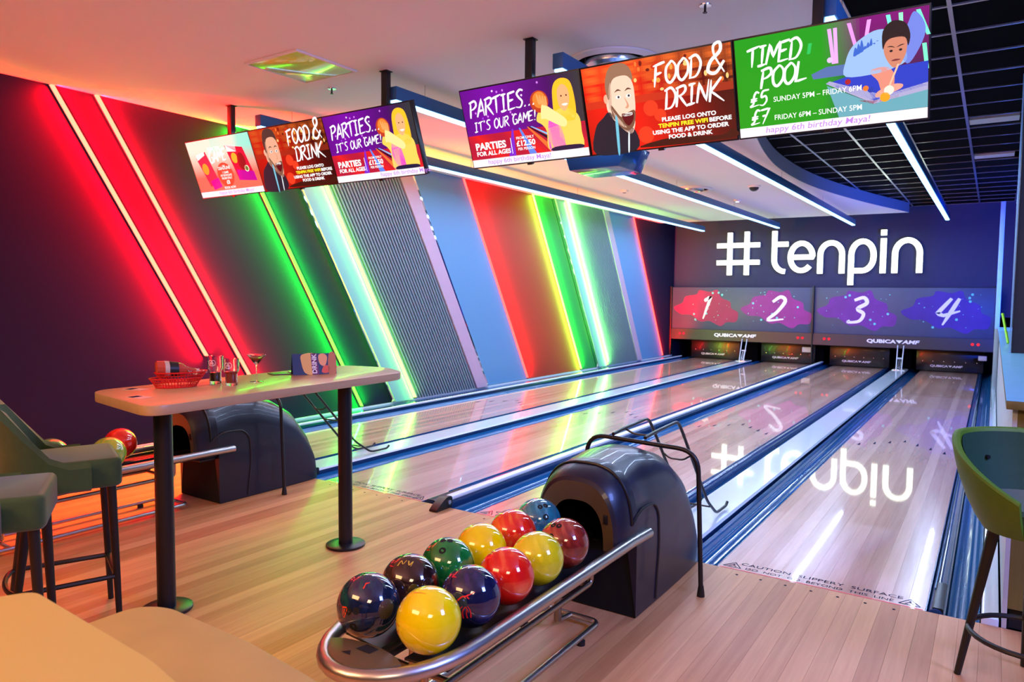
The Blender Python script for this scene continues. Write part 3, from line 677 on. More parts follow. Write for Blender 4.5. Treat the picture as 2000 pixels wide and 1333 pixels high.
def scr_party(t, part, tick):
    rnd = random.Random(2)
    def fn(u, v):
        c = mixc(h(120, 10, 160), h(50, 10, 70), abs(u - .25) * 1.6)
        if u > .75: c = mixc(c, h(50, 60, 50), (u - .75) * 3)
        if v < .42: c = mixc(h(225, 30, 30), h(150, 20, 60), abs(math.sin(u * 9 + v * 6)) * .7)
        return c
    b = MB(); bg(b, fn, scr_put(0)); part('picture_backdrop', b)
    b = MB(); p = scr_put(1)
    for x0, x1, c in ((.40, .34, (120, 40, 200)), (.46, .52, (90, 130, 230)), (.54, .82, (20, 14, 40)), (.56, .90, (120, 190, 255)), (.53, .70, (230, 110, 50))):
        b.poly([p(x0, .44), p(x0 + .012, .44), p(x1 + .06, .1), p(x1, .1)], h(*c))
    for q in range(12): oval(b, rnd.uniform(.05, .7), rnd.uniform(.55, .97), .008, .014, rnd.choice([(210, 120, 240), (240, 200, 255), (160, 60, 220)]), p)
    part('blurred_lane_lights', b, True)
    b = MB(); p = scr_put(2)
    blob(b, [(.70, .10), (.69, .35), (.66, .44), (.62, .50), (.66, .62), (.74, .56), (.82, .60), (.90, .58), (.96, .48), (.965, .30), (.95, .10)], (250, 205, 90), p)
    blob(b, [(.70, .10), (.70, .34), (.73, .50), (.80, .44), (.82, .10)], (245, 70, 190), p)
    blob(b, [(.78, .50), (.775, .75), (.80, .90), (.86, .95), (.925, .90), (.945, .72), (.94, .50), (.90, .44)], (255, 190, 40), p)
    p = scr_put(2.4)
    blob(b, [(.815, .66), (.82, .82), (.865, .88), (.905, .80), (.90, .66), (.865, .57), (.835, .59)], (250, 175, 120), p)
    oval(b, .665, .72, .075, .135, (190, 60, 30), p); oval(b, .668, .74, .055, .10, (235, 130, 50), scr_put(2.6))
    blob(b, [(.66, .52), (.70, .50), (.83, .38), (.86, .46), (.78, .58), (.72, .66), (.69, .72)], (255, 225, 150), scr_put(2.8))
    for f in range(4): blob(b, [(.655 + f * .018, .70 - f * .01), (.648 + f * .022, .80 - f * .012), (.66 + f * .022, .80 - f * .012), (.672 + f * .018, .69 - f * .01)], (240, 160, 90), scr_put(3))
    blob(b, [(.84, .645), (.865, .625), (.89, .645), (.865, .655)], (255, 245, 235), scr_put(2.8))
    for ex in (.845, .885): oval(b, ex, .745, .006, .011, (70, 40, 30), scr_put(2.8))
    blob(b, [(.72, .10), (.74, .15), (.94, .15), (.95, .10)], (25, 25, 60), scr_put(2.8))
    part('bowling_woman_picture', b, True)
    b = MB(); p = scr_put(3.4)
    brush_uv(b, 'PARTIES...', .05, .64, .083, p, wgt=.17, adv=.82); brush_uv(b, "IT'S OUR GAME!", .07, .455, .048, p, wgt=.18, adv=.92)
    part('brush_lettering', b, True)
    b = MB(); text_flat(b, 'PARTIES', .05, .225, .068, (255, 255, 255), p, .035, 'LEFT', 1.1); text_flat(b, 'FOR ALL AGES', .05, .145, .043, (255, 255, 255), p, .03, 'LEFT', 1.08)
    text_flat(b, 'FROM ONLY', .50, .30, .026, (255, 255, 255), p, .01, 'CENTER'); text_flat(b, '£12.50', .50, .215, .052, (255, 255, 255), p, .03, 'CENTER', 1.1); text_flat(b, 'PER PERSON', .50, .16, .026, (255, 255, 255), p, .01, 'CENTER')
    b.poly([p(.372, .13), p(.377, .13), p(.377, .33), p(.372, .33)], h(255, 255, 255))
    part('small_lettering', b, True)
    ticker(t, part, tick)
def scr_pool(t, part):
    def fn(u, v):
        g = h(8, 150, 20)
        if u > .48:
            c = mixc(h(120, 10, 110), h(20, 30, 50), max(0, .95 - v) * 1.5) if v > .5 else h(20, 60, 70)
            return mixc(g, c, (u - .48) * 5)
        return g
    b = MB(); bg(b, fn, scr_put(0)); part('picture_backdrop', b)
    b = MB(); p = scr_put(1)
    for x0, x1, y0, y1, c in ((.51, .53, .62, .95, (235, 170, 255)), (.54, .545, .62, .95, (235, 170, 255)), (.61, .65, .70, .97, (240, 150, 250)), (.71, .685, .70, .97, (240, 160, 250)), (.80, .82, .80, .98, (120, 255, 220)), (.86, .865, .80, .98, (150, 255, 200)), (.94, .99, .75, .98, (120, 255, 210)), (.97, .985, .45, .68, (120, 255, 200)), (.41, .40, .75, .85, (30, 190, 90))):
        b.poly([p(x1, y0), p(x1 + .018, y0), p(x0 + .02, y1), p(x0, y1)], h(*c))
    part('neon_tubes', b, True)
    b = MB(); p = scr_put(2)
    blob(b, [(.42, .55), (.43, .50), (.60, .50), (.62, .60), (.5, .60)], (80, 110, 170), p, False)
    b.poly([p(*q) for q in ((.50, .44), (.66, .50), (1, .52), (1, .30), (.74, .22))], h(30, 60, 190))
    b.poly([p(*q) for q in ((.495, .44), (.515, .46), (.79, .26), (1, .33), (1, .26), (.74, .19))], h(170, 165, 205))
    b.poly([p(*q) for q in ((.50, .42), (.74, .19), (1, .26), (1, .10), (.56, .10))], h(100, 165, 180))
    b.poly([p(*q) for q in ((.66, .24), (.74, .185), (.86, .215), (.86, .25), (.74, .22))], h(140, 30, 30))
    part('pool_table_picture', b, True)
    b = MB(); p = scr_put(2.4)
    blob(b, [(.60, .48), (.60, .62), (.64, .76), (.74, .86), (.82, .84), (.88, .72), (.90, .56), (.84, .50), (.76, .47)], (150, 185, 230), p)
    blob(b, [(.86, .70), (.90, .86), (.93, .97), (.97, .90), (.985, .78), (.95, .62), (.90, .52)], (110, 130, 220), p)
    blob(b, [(.72, .50), (.76, .40), (.78, .30), (.83, .30), (.84, .44), (.80, .52)], (225, 140, 120), p)
    blob(b, [(.76, .30), (.75, .25), (.80, .26), (.87, .30), (.88, .34), (.83, .35)], (240, 160, 140), p)
    p = scr_put(2.8)
    blob(b, [(.79, .66), (.795, .80), (.84, .86), (.89, .82), (.90, .66), (.875, .54), (.84, .50), (.81, .56)], (205, 130, 105), p)
    blob(b, [(.785, .68), (.785, .84), (.83, .92), (.89, .89), (.915, .78), (.905, .68), (.89, .76), (.83, .77), (.80, .74)], (30, 22, 24), scr_put(3))
    for ex in (.825, .87): oval(b, ex, .655, .008, .011, (30, 25, 30), scr_put(3)); blob(b, [(ex - .020, .695 if ex < .85 else .68), (ex, .70), (ex + .020, .68 if ex < .85 else .70), (ex, .69)], (30, 20, 20), scr_put(3))
    blob(b, [(.825, .565), (.845, .578), (.87, .57), (.85, .56)], (120, 50, 50), scr_put(3))
    for q in range(8): blob(b, [(.64 + q * .016, .66 + q * .015), (.65 + q * .016, .74 + (q % 3) * .03), (.665 + q * .014, .68 + q * .012)], (50, 100, 200), scr_put(3))
    b.poly([scr_put(3)(*q) for q in ((.805, .31), (.815, .31), (.865, .53), (.855, .53))], h(235, 190, 160))
    part('pool_player_picture', b, True)
    b = MB(); p = scr_put(3.2)
    for x, y, c in ((.795, .24, (245, 160, 30)), (.815, .30, (245, 225, 210)), (.70, .345, (240, 120, 40)), (.725, .325, (30, 60, 170)), (.61, .43, (170, 30, 40)), (.52, .66, (220, 190, 255))): oval(b, x, y, .025 if y < .31 else .015, .044 if y < .31 else .026, c, p)
    part('pool_balls', b, True)
    b = MB(); p = scr_put(3.4)
    brush_uv(b, 'TIMED', .06, .70, .076, p, wgt=.18, adv=.78); brush_uv(b, 'POOL', .13, .47, .078, p, wgt=.18, adv=.80)
    brush_uv(b, '£5', .07, .305, .056, p, wgt=.19); brush_uv(b, '£7', .07, .12, .056, p, wgt=.19)
    part('brush_lettering', b, True)
    b = MB(); text_flat(b, 'SUNDAY 5PM – FRIDAY 6PM', .205, .335, .040, (255, 255, 255), p, .004, 'LEFT', .92); text_flat(b, 'FRIDAY 6PM – SUNDAY 5PM', .205, .150, .040, (255, 255, 255), p, .004, 'LEFT', .92)
    part('small_lettering', b, True)
    ticker(t, part, .15, sx=1.15, it=.15)
def scr_game(t, part):
    def fn(u, v): return mixc(h(255, 105, 85), h(130, 225, 205), (v - .35) * 2.2)
    b = MB(); bg(b, fn, scr_put(0)); part('picture_backdrop', b)
    b = MB(); p = scr_put(1)
    b.poly([p(*q) for q in ((.10, .70), (.27, .80), (.36, .25), (.20, .18))], h(225, 40, 70)); b.poly([p(*q) for q in ((.11, .66), (.25, .74), (.25, .80), (.11, .76))], h(255, 245, 240))
    b.poly([p(*q) for q in ((.22, .28), (.36, .33), (.38, .16), (.24, .12))], h(190, 10, 140))
    b.poly([p(*q) for q in ((.60, .85), (.86, .78), (.94, .20), (.68, .24))], h(205, 10, 50)); b.poly([p(*q) for q in ((.61, .85), (.76, .82), (.755, .72), (.615, .74))], h(255, 240, 240))
    b.poly([p(*q) for q in ((.68, .42), (.93, .36), (.94, .20), (.68, .24))], h(185, 10, 150))
    part('game_cards', b, True)
    b = MB(); p = scr_put(2)
    oval(b, .20, .50, .05, .10, (250, 150, 40), p); oval(b, .70, .62, .045, .09, (255, 170, 40), p); oval(b, .79, .55, .06, .15, (120, 10, 20), p)
    oval(b, .84, .42, .032, .055, (240, 240, 200), p); oval(b, .84, .42, .022, .04, (60, 110, 50), scr_put(2.3))
    oval(b, .49, .36, .125, .215, (205, 70, 45), p)
    part('round_badge', b, True)
    b = MB(); p = scr_put(3)
    brush_uv(b, 'GAME', .30, .56, .078, p, wgt=.22, adv=.86, col=(250, 245, 240)); text_flat(b, 'JOIN THE', .42, .80, .045, (245, 250, 250), p, .02, 'CENTER')
    for s, v, sz in (('THE', .50, .022), ('DEADLINE', .455, .04), ('1 GAME', .385, .028), ('OF BOWLING', .335, .028), ('FROM ONLY', .285, .028), ('£8', .20, .05)): text_flat(b, s, .495, v, sz, (255, 240, 235), p, .03, 'CENTER')
    text_flat(b, 'BOOK NOW', .50, .118, .03, (250, 240, 240), p, .03, 'CENTER')
    part('badge_lettering', b, True)
    ticker(t, part, .30)
names = [(-5.395, 'leftmost screen with teal and coral game advert', scr_game), (-4.42, 'dimmer food and drink advert screen, middle of the left trio', lambda t, p: scr_food(t, p, False)), (-3.445, 'parties advert screen with a woman holding a ball, right end of the left trio', lambda t, p: scr_party(t, p, .52)),
         (-2.0, 'parties advert screen at the left end of the right trio', lambda t, p: scr_party(t, p, .14)), (-1.014, 'brighter food and drink advert screen, middle of the right trio', lambda t, p: scr_food(t, p, True)), (-.028, 'green timed pool advert screen with a man aiming a cue', scr_pool)]
TILT = math.radians(20)
for x0, lab, fn in names:
    t = thing('display_screen', (x0 + .4925, .20, 2.775), lab, 'screen', rx=TILT)
    obj('casing', local(MB().box(-SWD / 2 + .002, SWD / 2 - .002, -.0205, .03, -SHT / 2, SHT / 2), t), M_BLACK, t, bevel=.002)
    obj('rear_housing', local(MB().box(-.3, .3, .03, .05, -.18, .16), t), M_BLACKM, t)
    obj('sensor_nub', local(MB().box(-.02, .02, -.018, .01, -SHT / 2 - .012, -SHT / 2), t), M_BLACK, t)
    def part(n, b, st=False, t=t): return obj(n, local(b, t), A_SCREEN, t, fixn=False, kind='stuff' if st and ('lettering' in n or 'blurred' in n or n in ('neon_tubes', 'pool_balls', 'game_cards')) else None)
    fn(t, part)
for (xa, xb, posts), lab in zip([(-5.30, -2.55, (-4.87, -2.86)), (-1.92, .87, (-1.49, .40))], ['black ceiling mount carrying the left trio of screens', 'black ceiling mount carrying the right trio of screens']):
    t = thing('screen_mount', ((xa + xb) / 2, .28, 2.9), lab, 'mount')
    obj('crossbar', MB().box(xa, xb, .275, .315, 2.80, 2.86), M_BLACK, t, bevel=.003)
    for px in posts:
        top = ZC - .001 if inside(px, .25, outline) else 3.54
        obj('post', MB().box(px - .03, px + .03, .22, .27, 2.90, top), M_BLACK, t, bevel=.003)
        obj('arm', MB().box(px - .02, px + .02, .22, .30, 2.84, 2.92), M_BLACK, t)
        obj('ceiling_plate', MB().box(px - .04, px + .04, .21, .28, top - .006, top), M_BLACK, t)

# ================================================================ CEILING FITTINGS
def ring_diffuser(cx, cy, r, lab):
    t = thing('air_diffuser', (cx, cy, ZC), lab, 'air vent')
    z = ZC - .001
    obj('outer_ring', MB().lathe([(r, z), (r, z - .012), (r * .86, z - .03), (r * .80, z - .02), (r * .80, z)], 40, cx, cy), M_CEIL, t, smooth=True)
    obj('gap_ring', MB().lathe([(r * .79, z), (r * .79, z - .006), (r * .6, z - .006), (r * .6, z)], 40, cx, cy), M_VOID, t)
    obj('inner_ring', MB().lathe([(r * .62, z), (r * .60, z - .035), (r * .45, z - .045), (r * .42, z - .01)], 40, cx, cy), M_ALU, t, smooth=True)
    obj('core_disc', MB().lathe([(r * .34, z), (r * .34, z - .03), (r * .1, z - .05), (.001, z - .052)], 32, cx, cy), M_CEIL, t, smooth=True)
ring_diffuser(-1.22, 1.0, .36, 'large round air diffuser on the white ceiling behind the right screens')
ring_diffuser(-2.98, 7.6, .34, 'round air diffuser far back on the white ceiling between two light bars')
t = thing('access_panel', (-3.35, -.2, ZC), 'square flush ceiling hatch tinted with the lime glow of the green strip', 'ceiling hatch')
obj('hatch', MB().box(-3.63, -3.06, -.48, .09, ZC - .012, ZC - .001), mat('hatch_lime_reflection', (.55, .9, .12), .16, coat=.8), t, bevel=.004)  # lime reflection of the green strip put into the hatch colour
obj('frame', MB().box(-3.65, -3.632, -.50, .11, ZC - .014, ZC - .0005).box(-3.058, -3.04, -.50, .11, ZC - .014, ZC - .0005).box(-3.632, -3.058, -.50, -.482, ZC - .014, ZC - .0005).box(-3.632, -3.058, .092, .11, ZC - .014, ZC - .0005), M_CEIL, t)
for (sx_, sy_), lab in zip([(-.27, .31), (-3.6, .35), (-3.05, 5.2)], ['sprinkler head on the white ceiling above the right screens', 'small sprinkler head on the white ceiling above the left screens', 'sprinkler head far back above the light bar nearest the coloured wall']):
    t = thing('sprinkler_head', (sx_, sy_, ZC), lab, 'sprinkler')
    obj('collar', MB().lathe([(.038, ZC - .001), (.036, ZC - .008), (.012, ZC - .01)], 20, sx_, sy_), M_ALU, t, smooth=True)
    obj('stem', MB().tube([(sx_, sy_, ZC - .01), (sx_, sy_, ZC - .045)], .008, 8), M_BLACK, t)
    obj('deflector', MB().lathe([(.014, ZC - .045), (.014, ZC - .049)], 14, sx_, sy_), M_BLACK, t)
t = thing('dome_camera', (-2.0, 7.76, ZC), 'small dark dome camera at the back of the white ceiling', 'camera')
obj('base', MB().lathe([(.10, ZC - .001), (.10, ZC - .02), (.08, ZC - .03)], 24, -2.0, 7.76), M_CEIL, t, smooth=True)
obj('dome', MB().lathe([(.075, ZC - .03)] + [(.075 * math.cos(a), ZC - .03 - .06 * math.sin(a)) for a in (.3, .6, .9, 1.2, 1.5)], 24, -2.0, 7.76), M_BLACK, t, smooth=True)
for (x_, y_), lab in zip([(-2.72, 9.3), (-4.0, 7.2)], ['small round recessed spotlight far back on the white ceiling', 'small smoke detector on the white ceiling near the coloured wall']):
    t = thing('ceiling_spot' if y_ > 9 else 'smoke_detector', (x_, y_, ZC), lab, 'ceiling fitting')
    obj('body', MB().lathe([(.07, ZC - .001), (.065, ZC - .03), (.03, ZC - .04)], 20, x_, y_), M_CEIL, t, smooth=True)
    obj('centre', MB().lathe([(.03, ZC - .0405), (.028, ZC - .046)], 16, x_, y_), emi('spot_white', (.9, .9, 1), 4) if y_ > 9 else M_BLACK, t)
t = thing('hanging_unit', (-1.53, 1.55, 2.72), 'black tapered box hanging under the ceiling behind the right trio of screens', 'hanging unit')
obj('body', MB().prism([(-1.82, 2.80), (-1.76, 2.62), (-1.30, 2.62), (-1.22, 2.80)], 'y', 1.30, 1.75), M_GUT2, t, bevel=.01)
obj('drop_pole', MB().tube([(-1.72, 1.55, 2.80), (-1.72, 1.55, ZC - .001)], .018, 10), M_BLACK, t, smooth=True)

# ================================================================ BALLS
def ball_mat(name, c1, c2, c3=None, sc=5, rough=.08):
    M = bpy.data.materials.new(name); M.use_nodes = True; nt = M.node_tree; b = nt.nodes['Principled BSDF']; N = nt.nodes.new; L = nt.links.new
    tc = N('ShaderNodeTexCoord'); n = N('ShaderNodeTexNoise'); n.inputs['Scale'].default_value = sc; n.inputs['Detail'].default_value = 5; n.inputs['Distortion'].default_value = 2.5
    L(tc.outputs['Object'], n.inputs['Vector'])
    r = N('ShaderNodeValToRGB'); e = r.color_ramp.elements; e[0].position = .36; e[0].color = (*c1, 1); e[1].position = .64; e[1].color = (*c2, 1)
    if c3: x = e.new(.5); x.color = (*c3, 1)
    L(n.outputs['Fac'], r.inputs[0]); L(r.outputs[0], b.inputs['Base Color'])
    b.inputs['Roughness'].default_value = rough; b.inputs['Coat Weight'].default_value = 1; b.inputs['Coat Roughness'].default_value = .02
    return M
BR = .108
M_HOLE = mat('finger_hole_dark', (.004, .004, .004), .8, var=0)
def ball(x, y, z, m, lab, holes=None, marks=(), rot=0, grp='bowling balls on the front ball return'):
    t = thing('bowling_ball', (x, y, z - BR), lab, 'bowling ball', group=grp)
    c = Vector((x, y, z)); mb = MB()
    mb.lathe([(max(.0008, BR * math.sin(PI * k / 28)), -BR * math.cos(PI * k / 28)) for k in range(29)], 48)
    q = Matrix.Rotation(rot, 3, 'X') @ Matrix.Rotation(rot * 1.7, 3, 'Z')
    mb.v = [tuple(q @ Vector(v) + c) for v in mb.v]
    obj('shell', mb, m, t, smooth=True)
    def frame(d):
        d = Vector(d).normalized(); u = Vector((0, 0, 1)).cross(d).normalized(); return d, u, d.cross(u)
    def onsph(d, u, v, a, b, r=BR): return c + (d * math.sqrt(max(0, 1 - a * a - b * b)) + u * a + v * b) * r
    if holes:
        d, u, v = frame(holes)
        for a, b, r in ((-.13, .06, .115), (.13, .10, .115), (.02, -.42, .13)):
            hb = MB(); dd = (onsph(d, u, v, a, b) - c).normalized(); d2, u2, v2 = frame(dd)
            ring = [onsph(d2, u2, v2, r * math.cos(2 * PI * k / 18), r * math.sin(2 * PI * k / 18), BR * 1.0045) for k in range(18)]
            ring2 = [onsph(d2, u2, v2, r * .85 * math.cos(2 * PI * k / 18), r * .85 * math.sin(2 * PI * k / 18), BR * 1.003) for k in range(18)]
            hb.add(ring + ring2, [(k, (k + 1) % 18, 18 + (k + 1) % 18, 18 + k) for k in range(18)] + [tuple(range(18, 36))])
            obj('finger_hole', hb, M_HOLE, t, fixn=False)
    for (dr, strokes_, col) in marks:
        d, u, v = frame(dr); sb = MB()
        for st in strokes_:
            stroke(sb, spline(st, 4) if len(st) > 2 else [tuple(np.array(st[0]) * (1 - k / 4) + np.array(st[1]) * k / 4) for k in range(5)], lambda tt: .05 * (1 - .6 * tt), lambda a, b: tuple(onsph(d, u, v, a, b, BR * 1.003)))
        obj('printed_mark', sb, mat('mark_%d_%d_%d' % col, h(*col), .4, var=0), t, fixn=False, kind='stuff' if len(strokes_) > 2 else None)
    return t
flame = [[(-.25, -.1), (-.1, .02), (.05, .05), (.28, .18)], [(-.05, .0), (.1, .1)], [(.05, .02), (.12, -.04)]]
finger = [[(-.2, -.3), (-.22, -.05), (-.1, .1)], [(-.08, -.32), (-.1, -.08), (0, .08), (.08, -.1)], [(.05, -.3), (.02, -.12), (.04, .02)], [(.16, -.28), (.15, -.05), (.05, .12)]]
xl, xr, z0 = -.475, -.225, .5
toC = (.42, -.70, .57)
ball(xl + .005, -2.36, z0, ball_mat('ball_navy_green', (.006, .012, .035), (.012, .07, .075), (.01, .02, .07)), 'dark blue and green marbled bowling ball, nearest in the left row', holes=(.25, -.93, .12),
     marks=[((-.05, -.95, .10), [[(-.1, .14), (.1, .14), (0, -.16), (-.1, .14)], [(0, .1), (0, -.05)]], (225, 70, 30)), ((.3, -.42, .85), [[(-.05, -.12), (.02, .1)], [(-.02, .04), (.12, .1)]], (240, 60, 30))], rot=.4)
ball(xl, -2.14, z0, ball_mat('ball_brown_black', (.015, .007, .006), (.055, .03, .02), (.03, .012, .012)), 'dark brown bowling ball, second in the left row', marks=[((.2, -.40, .88), [[(-.3, -.1), (-.2, .1), (-.12, -.05), (-.02, .12)], [(.05, .1), (.1, -.08), (.2, .1), (.16, -.12)]], (200, 170, 60)), ((-.3, -.6, .7), [[(-.1, 0), (.1, .04)]], (230, 20, 60))], rot=.9)
ball(xl, -1.918, z0, ball_mat('ball_green', (.004, .14, .022), (.012, .26, .05), sc=3), 'plain green bowling ball in the left row', holes=(.10, -.30, 1.2), marks=[((-.4, -.6, .6), [[(-.12, -.02), (.12, .08)]], (225, 50, 30))], rot=1.3)
ball(xl, -1.695, z0, ball_mat('ball_yellow', (.90, .66, .0), (.97, .82, .0), sc=3), 'bright yellow bowling ball in the left row behind the green one', rot=.2)
ball(xl, -1.455, z0, ball_mat('ball_red_orange', (.65, .012, .008), (.9, .20, .03), (.8, .03, .01)), 'red and orange bowling ball in the left row beside the teal one', rot=2.2)
ball(xl, -1.235, z0, ball_mat('ball_teal', (.01, .12, .17), (.08, .36, .42), (.02, .20, .28)), 'teal marbled bowling ball at the far end of the left row', holes=(.55, -.45, .9), rot=.8)
ball(xr, -2.33, z0, ball_mat('ball_lemon', (.93, .76, .0), (.97, .88, .01), sc=3), 'large bright yellow bowling ball, nearest in the right row', marks=[((-.45, -.85, -.05), [[(-.15, -.25), (-.1, .1), (.12, .12)], [(-.05, -.2), (.08, -.05), (.05, .1)]], (225, 140, 20)), ((-.1, -.35, .9), [[(-.2, -.05), (.22, .12)]], (235, 150, 20))], rot=.5)
ball(xr, -2.10, z0, ball_mat('ball_navy_purple', (.006, .008, .05), (.03, .02, .12), (.01, .015, .06)), 'dark navy bowling ball with red marks, second in the right row', marks=[((.42, -.85, .35), flame, (235, 30, 40)), ((.48, -.92, -.02), finger, (225, 30, 40)), ((-.25, -.6, .75), [[(-.1, 0), (.1, .06)]], (230, 20, 60))], rot=1.9)
ball(xr, -1.875, z0, ball_mat('ball_red', (.70, .01, .006), (.9, .16, .04), (.8, .02, .01), sc=4), 'bright red and orange bowling ball, third in the right row', rot=1.1)
ball(xr, -1.65, z0, ball_mat('ball_yellow_green', (.62, .60, .01), (.88, .80, .04), (.78, .72, .01)), 'yellow green marbled bowling ball in the right row', rot=2.7)
ball(xr, -1.43, z0, ball_mat('ball_rust', (.16, .015, .010), (.45, .10, .05), (.30, .03, .02)), 'rust brown marbled bowling ball at the far end of the right row', holes=(-.1, -.62, .85), rot=.3)
# left return
gl = 'bowling balls on the rear ball return'
xl2, xr2 = -3.797, -3.547
for x, y, m, lab, r in ((xl2, -1.45, ball_mat('ball_scarlet', (.75, .008, .006), (.9, .06, .02), sc=3), 'glossy scarlet bowling ball on the rear return, nearest its hood', .3),
                        (xl2, -1.90, ball_mat('ball_green_orange', (.02, .2, .06), (.5, .16, .03), (.1, .3, .12)), 'green and orange marbled bowling ball behind the farther left stool', 1.2),
                        (xl2, -2.35, ball_mat('ball_crimson', (.5, .01, .015), (.8, .04, .03)), 'crimson bowling ball mostly hidden behind a green stool', 2.0),
                        (xr2, -1.66, ball_mat('ball_lime_yellow', (.5, .55, .05), (.15, .5, .08)), 'yellow and green bowling ball tucked in front of the scarlet one', .9),
                        (xr2, -2.72, ball_mat('ball_violet', (.05, .01, .12), (.3, .05, .25), (.1, .05, .3)), 'violet bowling ball at the left edge of the photo', 1.9)):
    ball(x, y, z0, m, lab, rot=r, grp=gl)

# ================================================================ BALL RETURNS
def ball_return(cx, lab):
    t = thing('ball_return', (cx, -1.0, 0), lab, 'ball return')
    # hood: loft of arches; half width, top height, bottom height per station
    st = [(-1.085, .222, .700, .35), (-1.06, .236, .722, .34), (-1.00, .246, .745, .33), (-.925, .250, .762, .33), (-.92, .246, .762, .004), (-.75, .247, .778, .004), (-.55, .248, .765, .004), (-.35, .248, .705, .004), (-.18, .246, .60, .004), (-.05, .240, .44, .004), (.005, .232, .30, .004), (.02, .226, .10, .004)]
    NA = 24
    def arch(hw, top, bot, y, e=.74):
        o = []
        for k in range(NA + 1):
            a = PI * k / NA; cx_, sn = math.cos(a), math.sin(a)
            spring = max(bot + .02, top - .34) if top - .34 > bot else bot + (top - bot) * .2
            px = hw * math.copysign(abs(cx_) ** e, cx_); pz = spring + (top - spring) * sn ** .78
            o.append((cx - px, y, pz))
        nb_ = .80 if bot > .1 else 1.0
        o[0] = (cx - hw, y, o[0][2]); o[-1] = (cx + hw, y, o[-1][2])
        return [(cx - hw * nb_, y, bot)] + o + [(cx + hw * nb_, y, bot)]
    mb = MB(); rows = [arch(a[1], a[2], a[3], a[0]) for a in st]; mb.sheet(rows)
    inner = [(cx + (p[0] - cx) * .66, -1.083, .35 + (p[2] - .35) * .68) for p in rows[0]]
    lip = [(cx + (p[0] - cx) * .93, -1.098, .35 + (p[2] - .35) * .95) for p in rows[0]]
    mb.sheet([lip, rows[0]])
    mb.add(rows[-1], [tuple(range(len(rows[-1])))])
    hood = obj('hood', mb, M_BLACKP, t, smooth=True)
    mb = MB(); mb.sheet([inner, lip]); deep = [(cx + (p[0] - cx) * .92, -.80, p[2]) for p in inner]; obj('mouth_rim', mb, mat('rim_brown_black', (.10, .07, .04), .35, bump=.3, bscale=300), t, smooth=True)
    mb = MB(); mb.sheet([deep, inner]); mb.add(deep, [tuple(range(len(deep)))]); obj('mouth', mb, M_VOID, t)
    obj('rim_sticker', MB().box(cx + .150, cx + .172, -1.100, -1.092, .50, .545), M_BLACK, t, bevel=.003)
    obj('front_panel', MB().box(cx - .243, cx + .243, -.918, -.90, .004, .35), M_BLACKM, t)
    obj('tunnel_floor', MB().box(cx - .215, cx + .215, -1.06, -.93, .335, .348), M_BLACK, t)
    # raised seam line
    a = arch(.250, .752, .33, -.985)[2:-2]
    seam = [Vector(p) for p in a]
    for s in (0, 1):
        e = seam[-1] if s else seam[0]
        xs = e.x
        pts = [e, Vector((xs, -.96, .50)), Vector((xs, -.88, .535)), Vector((xs, -.72, .53)), Vector((xs, -.66, .47)), Vector((xs, -.645, .30)), Vector((xs, -.68, .02))]
        pts = round_path(pts, .05, 4)
        seam = seam + pts[1:] if s else [p for p in pts[::-1]][:-1] + seam
    obj('seam_ridge', MB().tube(seam, .007, 8), M_BLACK, t, smooth=True)
    # rails: one U-shaped tube with rounded front end
    hw = .247; zr = .40
    path = [Vector((cx + hw + .010, -.80, zr)), Vector((cx + hw, -1.0, zr)), Vector((cx + hw, -2.20, zr))]
    path += [Vector((cx + hw * math.cos(math.radians(a_)), -2.20 - .40 * math.sin(math.radians(a_)) ** .9 if a_ not in (0, 180) else -2.20, zr)) for a_ in range(10, 180, 10)]
    path += [Vector((cx - hw, -2.20, zr)), Vector((cx - hw, -1.0, zr)), Vector((cx - hw - .010, -.80, zr))]
    obj('rail', MB().tube(path, .026, 16), M_CHROME, t, smooth=True)
    pa = [(cx + (hw - .012) * math.cos(math.radians(a_)), -2.20 - .392 * math.sin(math.radians(a_))) for a_ in range(0, 181, 12)]
    nose = [(x_, y_) for x_, y_ in pa if y_ < -2.45] 
    c_l, c_r = nose[-1], nose[0]
    back = [(c_l[0] + (c_r[0] - c_l[0]) * k / 8, c_l[1] + .03 * math.sin(PI * k / 8) + .012) for k in range(1, 8)]
    obj('end_plate', MB().prism(nose + back, 'z', .375, .427), mat('brown_black_end_plate', (.11, .075, .035), .4, bump=.2, bscale=300), t, bevel=.004)
    mb = MB(); put = lambda a, b: (a, b, .4285)
    mb.poly([put(cx - .03, -2.502), put(cx + .03, -2.502), put(cx + .035, -2.465), put(cx - .02, -2.46)]); mb.poly([put(cx - .055, -2.542), put(cx - .015, -2.542), put(cx - .035, -2.52)])
    obj('end_plate_label', mb, M_BLACKM, t, fixn=False)
    # tray slats between the rails: two runner tubes and a sloping black trough
    for s in (-1, 1):
        obj('trough_side', MB().prism([(cx + s * .235, .375), (cx + s * .05, .360), (cx + s * .05, .352), (cx + s * .235, .366)], 'y', -2.36, -.93), M_BLACK, t)
        obj('ball_runner', MB().tube([(cx + s * .205, -2.34, .384), (cx + s * .205, -.93, .384)], .006, 8), M_BRASS, t, smooth=True)
    obj('centre_runner', MB().box(cx - .02, cx + .02, -2.40, -.93, .362, .3905), M_BLACK, t, bevel=.003)
    # lower track tube and feet
    for s in (-1, 1):
        obj('under_tube', MB().tube(round_path([(cx + s * .155, -2.38, .36), (cx + s * .155, -2.38, .26), (cx + s * .155, -1.22, .26), (cx + s * .155, -1.22, .36)], .03), .013, 10), M_BRASS, t, smooth=True)
    obj('leg', MB().tube([(cx + .0, -2.25, .36), (cx, -2.25, .055)], .022, 12).tube([(cx - .15, -2.25, .26), (cx + .15, -2.25, .26)], .012, 8), M_BRASS, t, smooth=True)
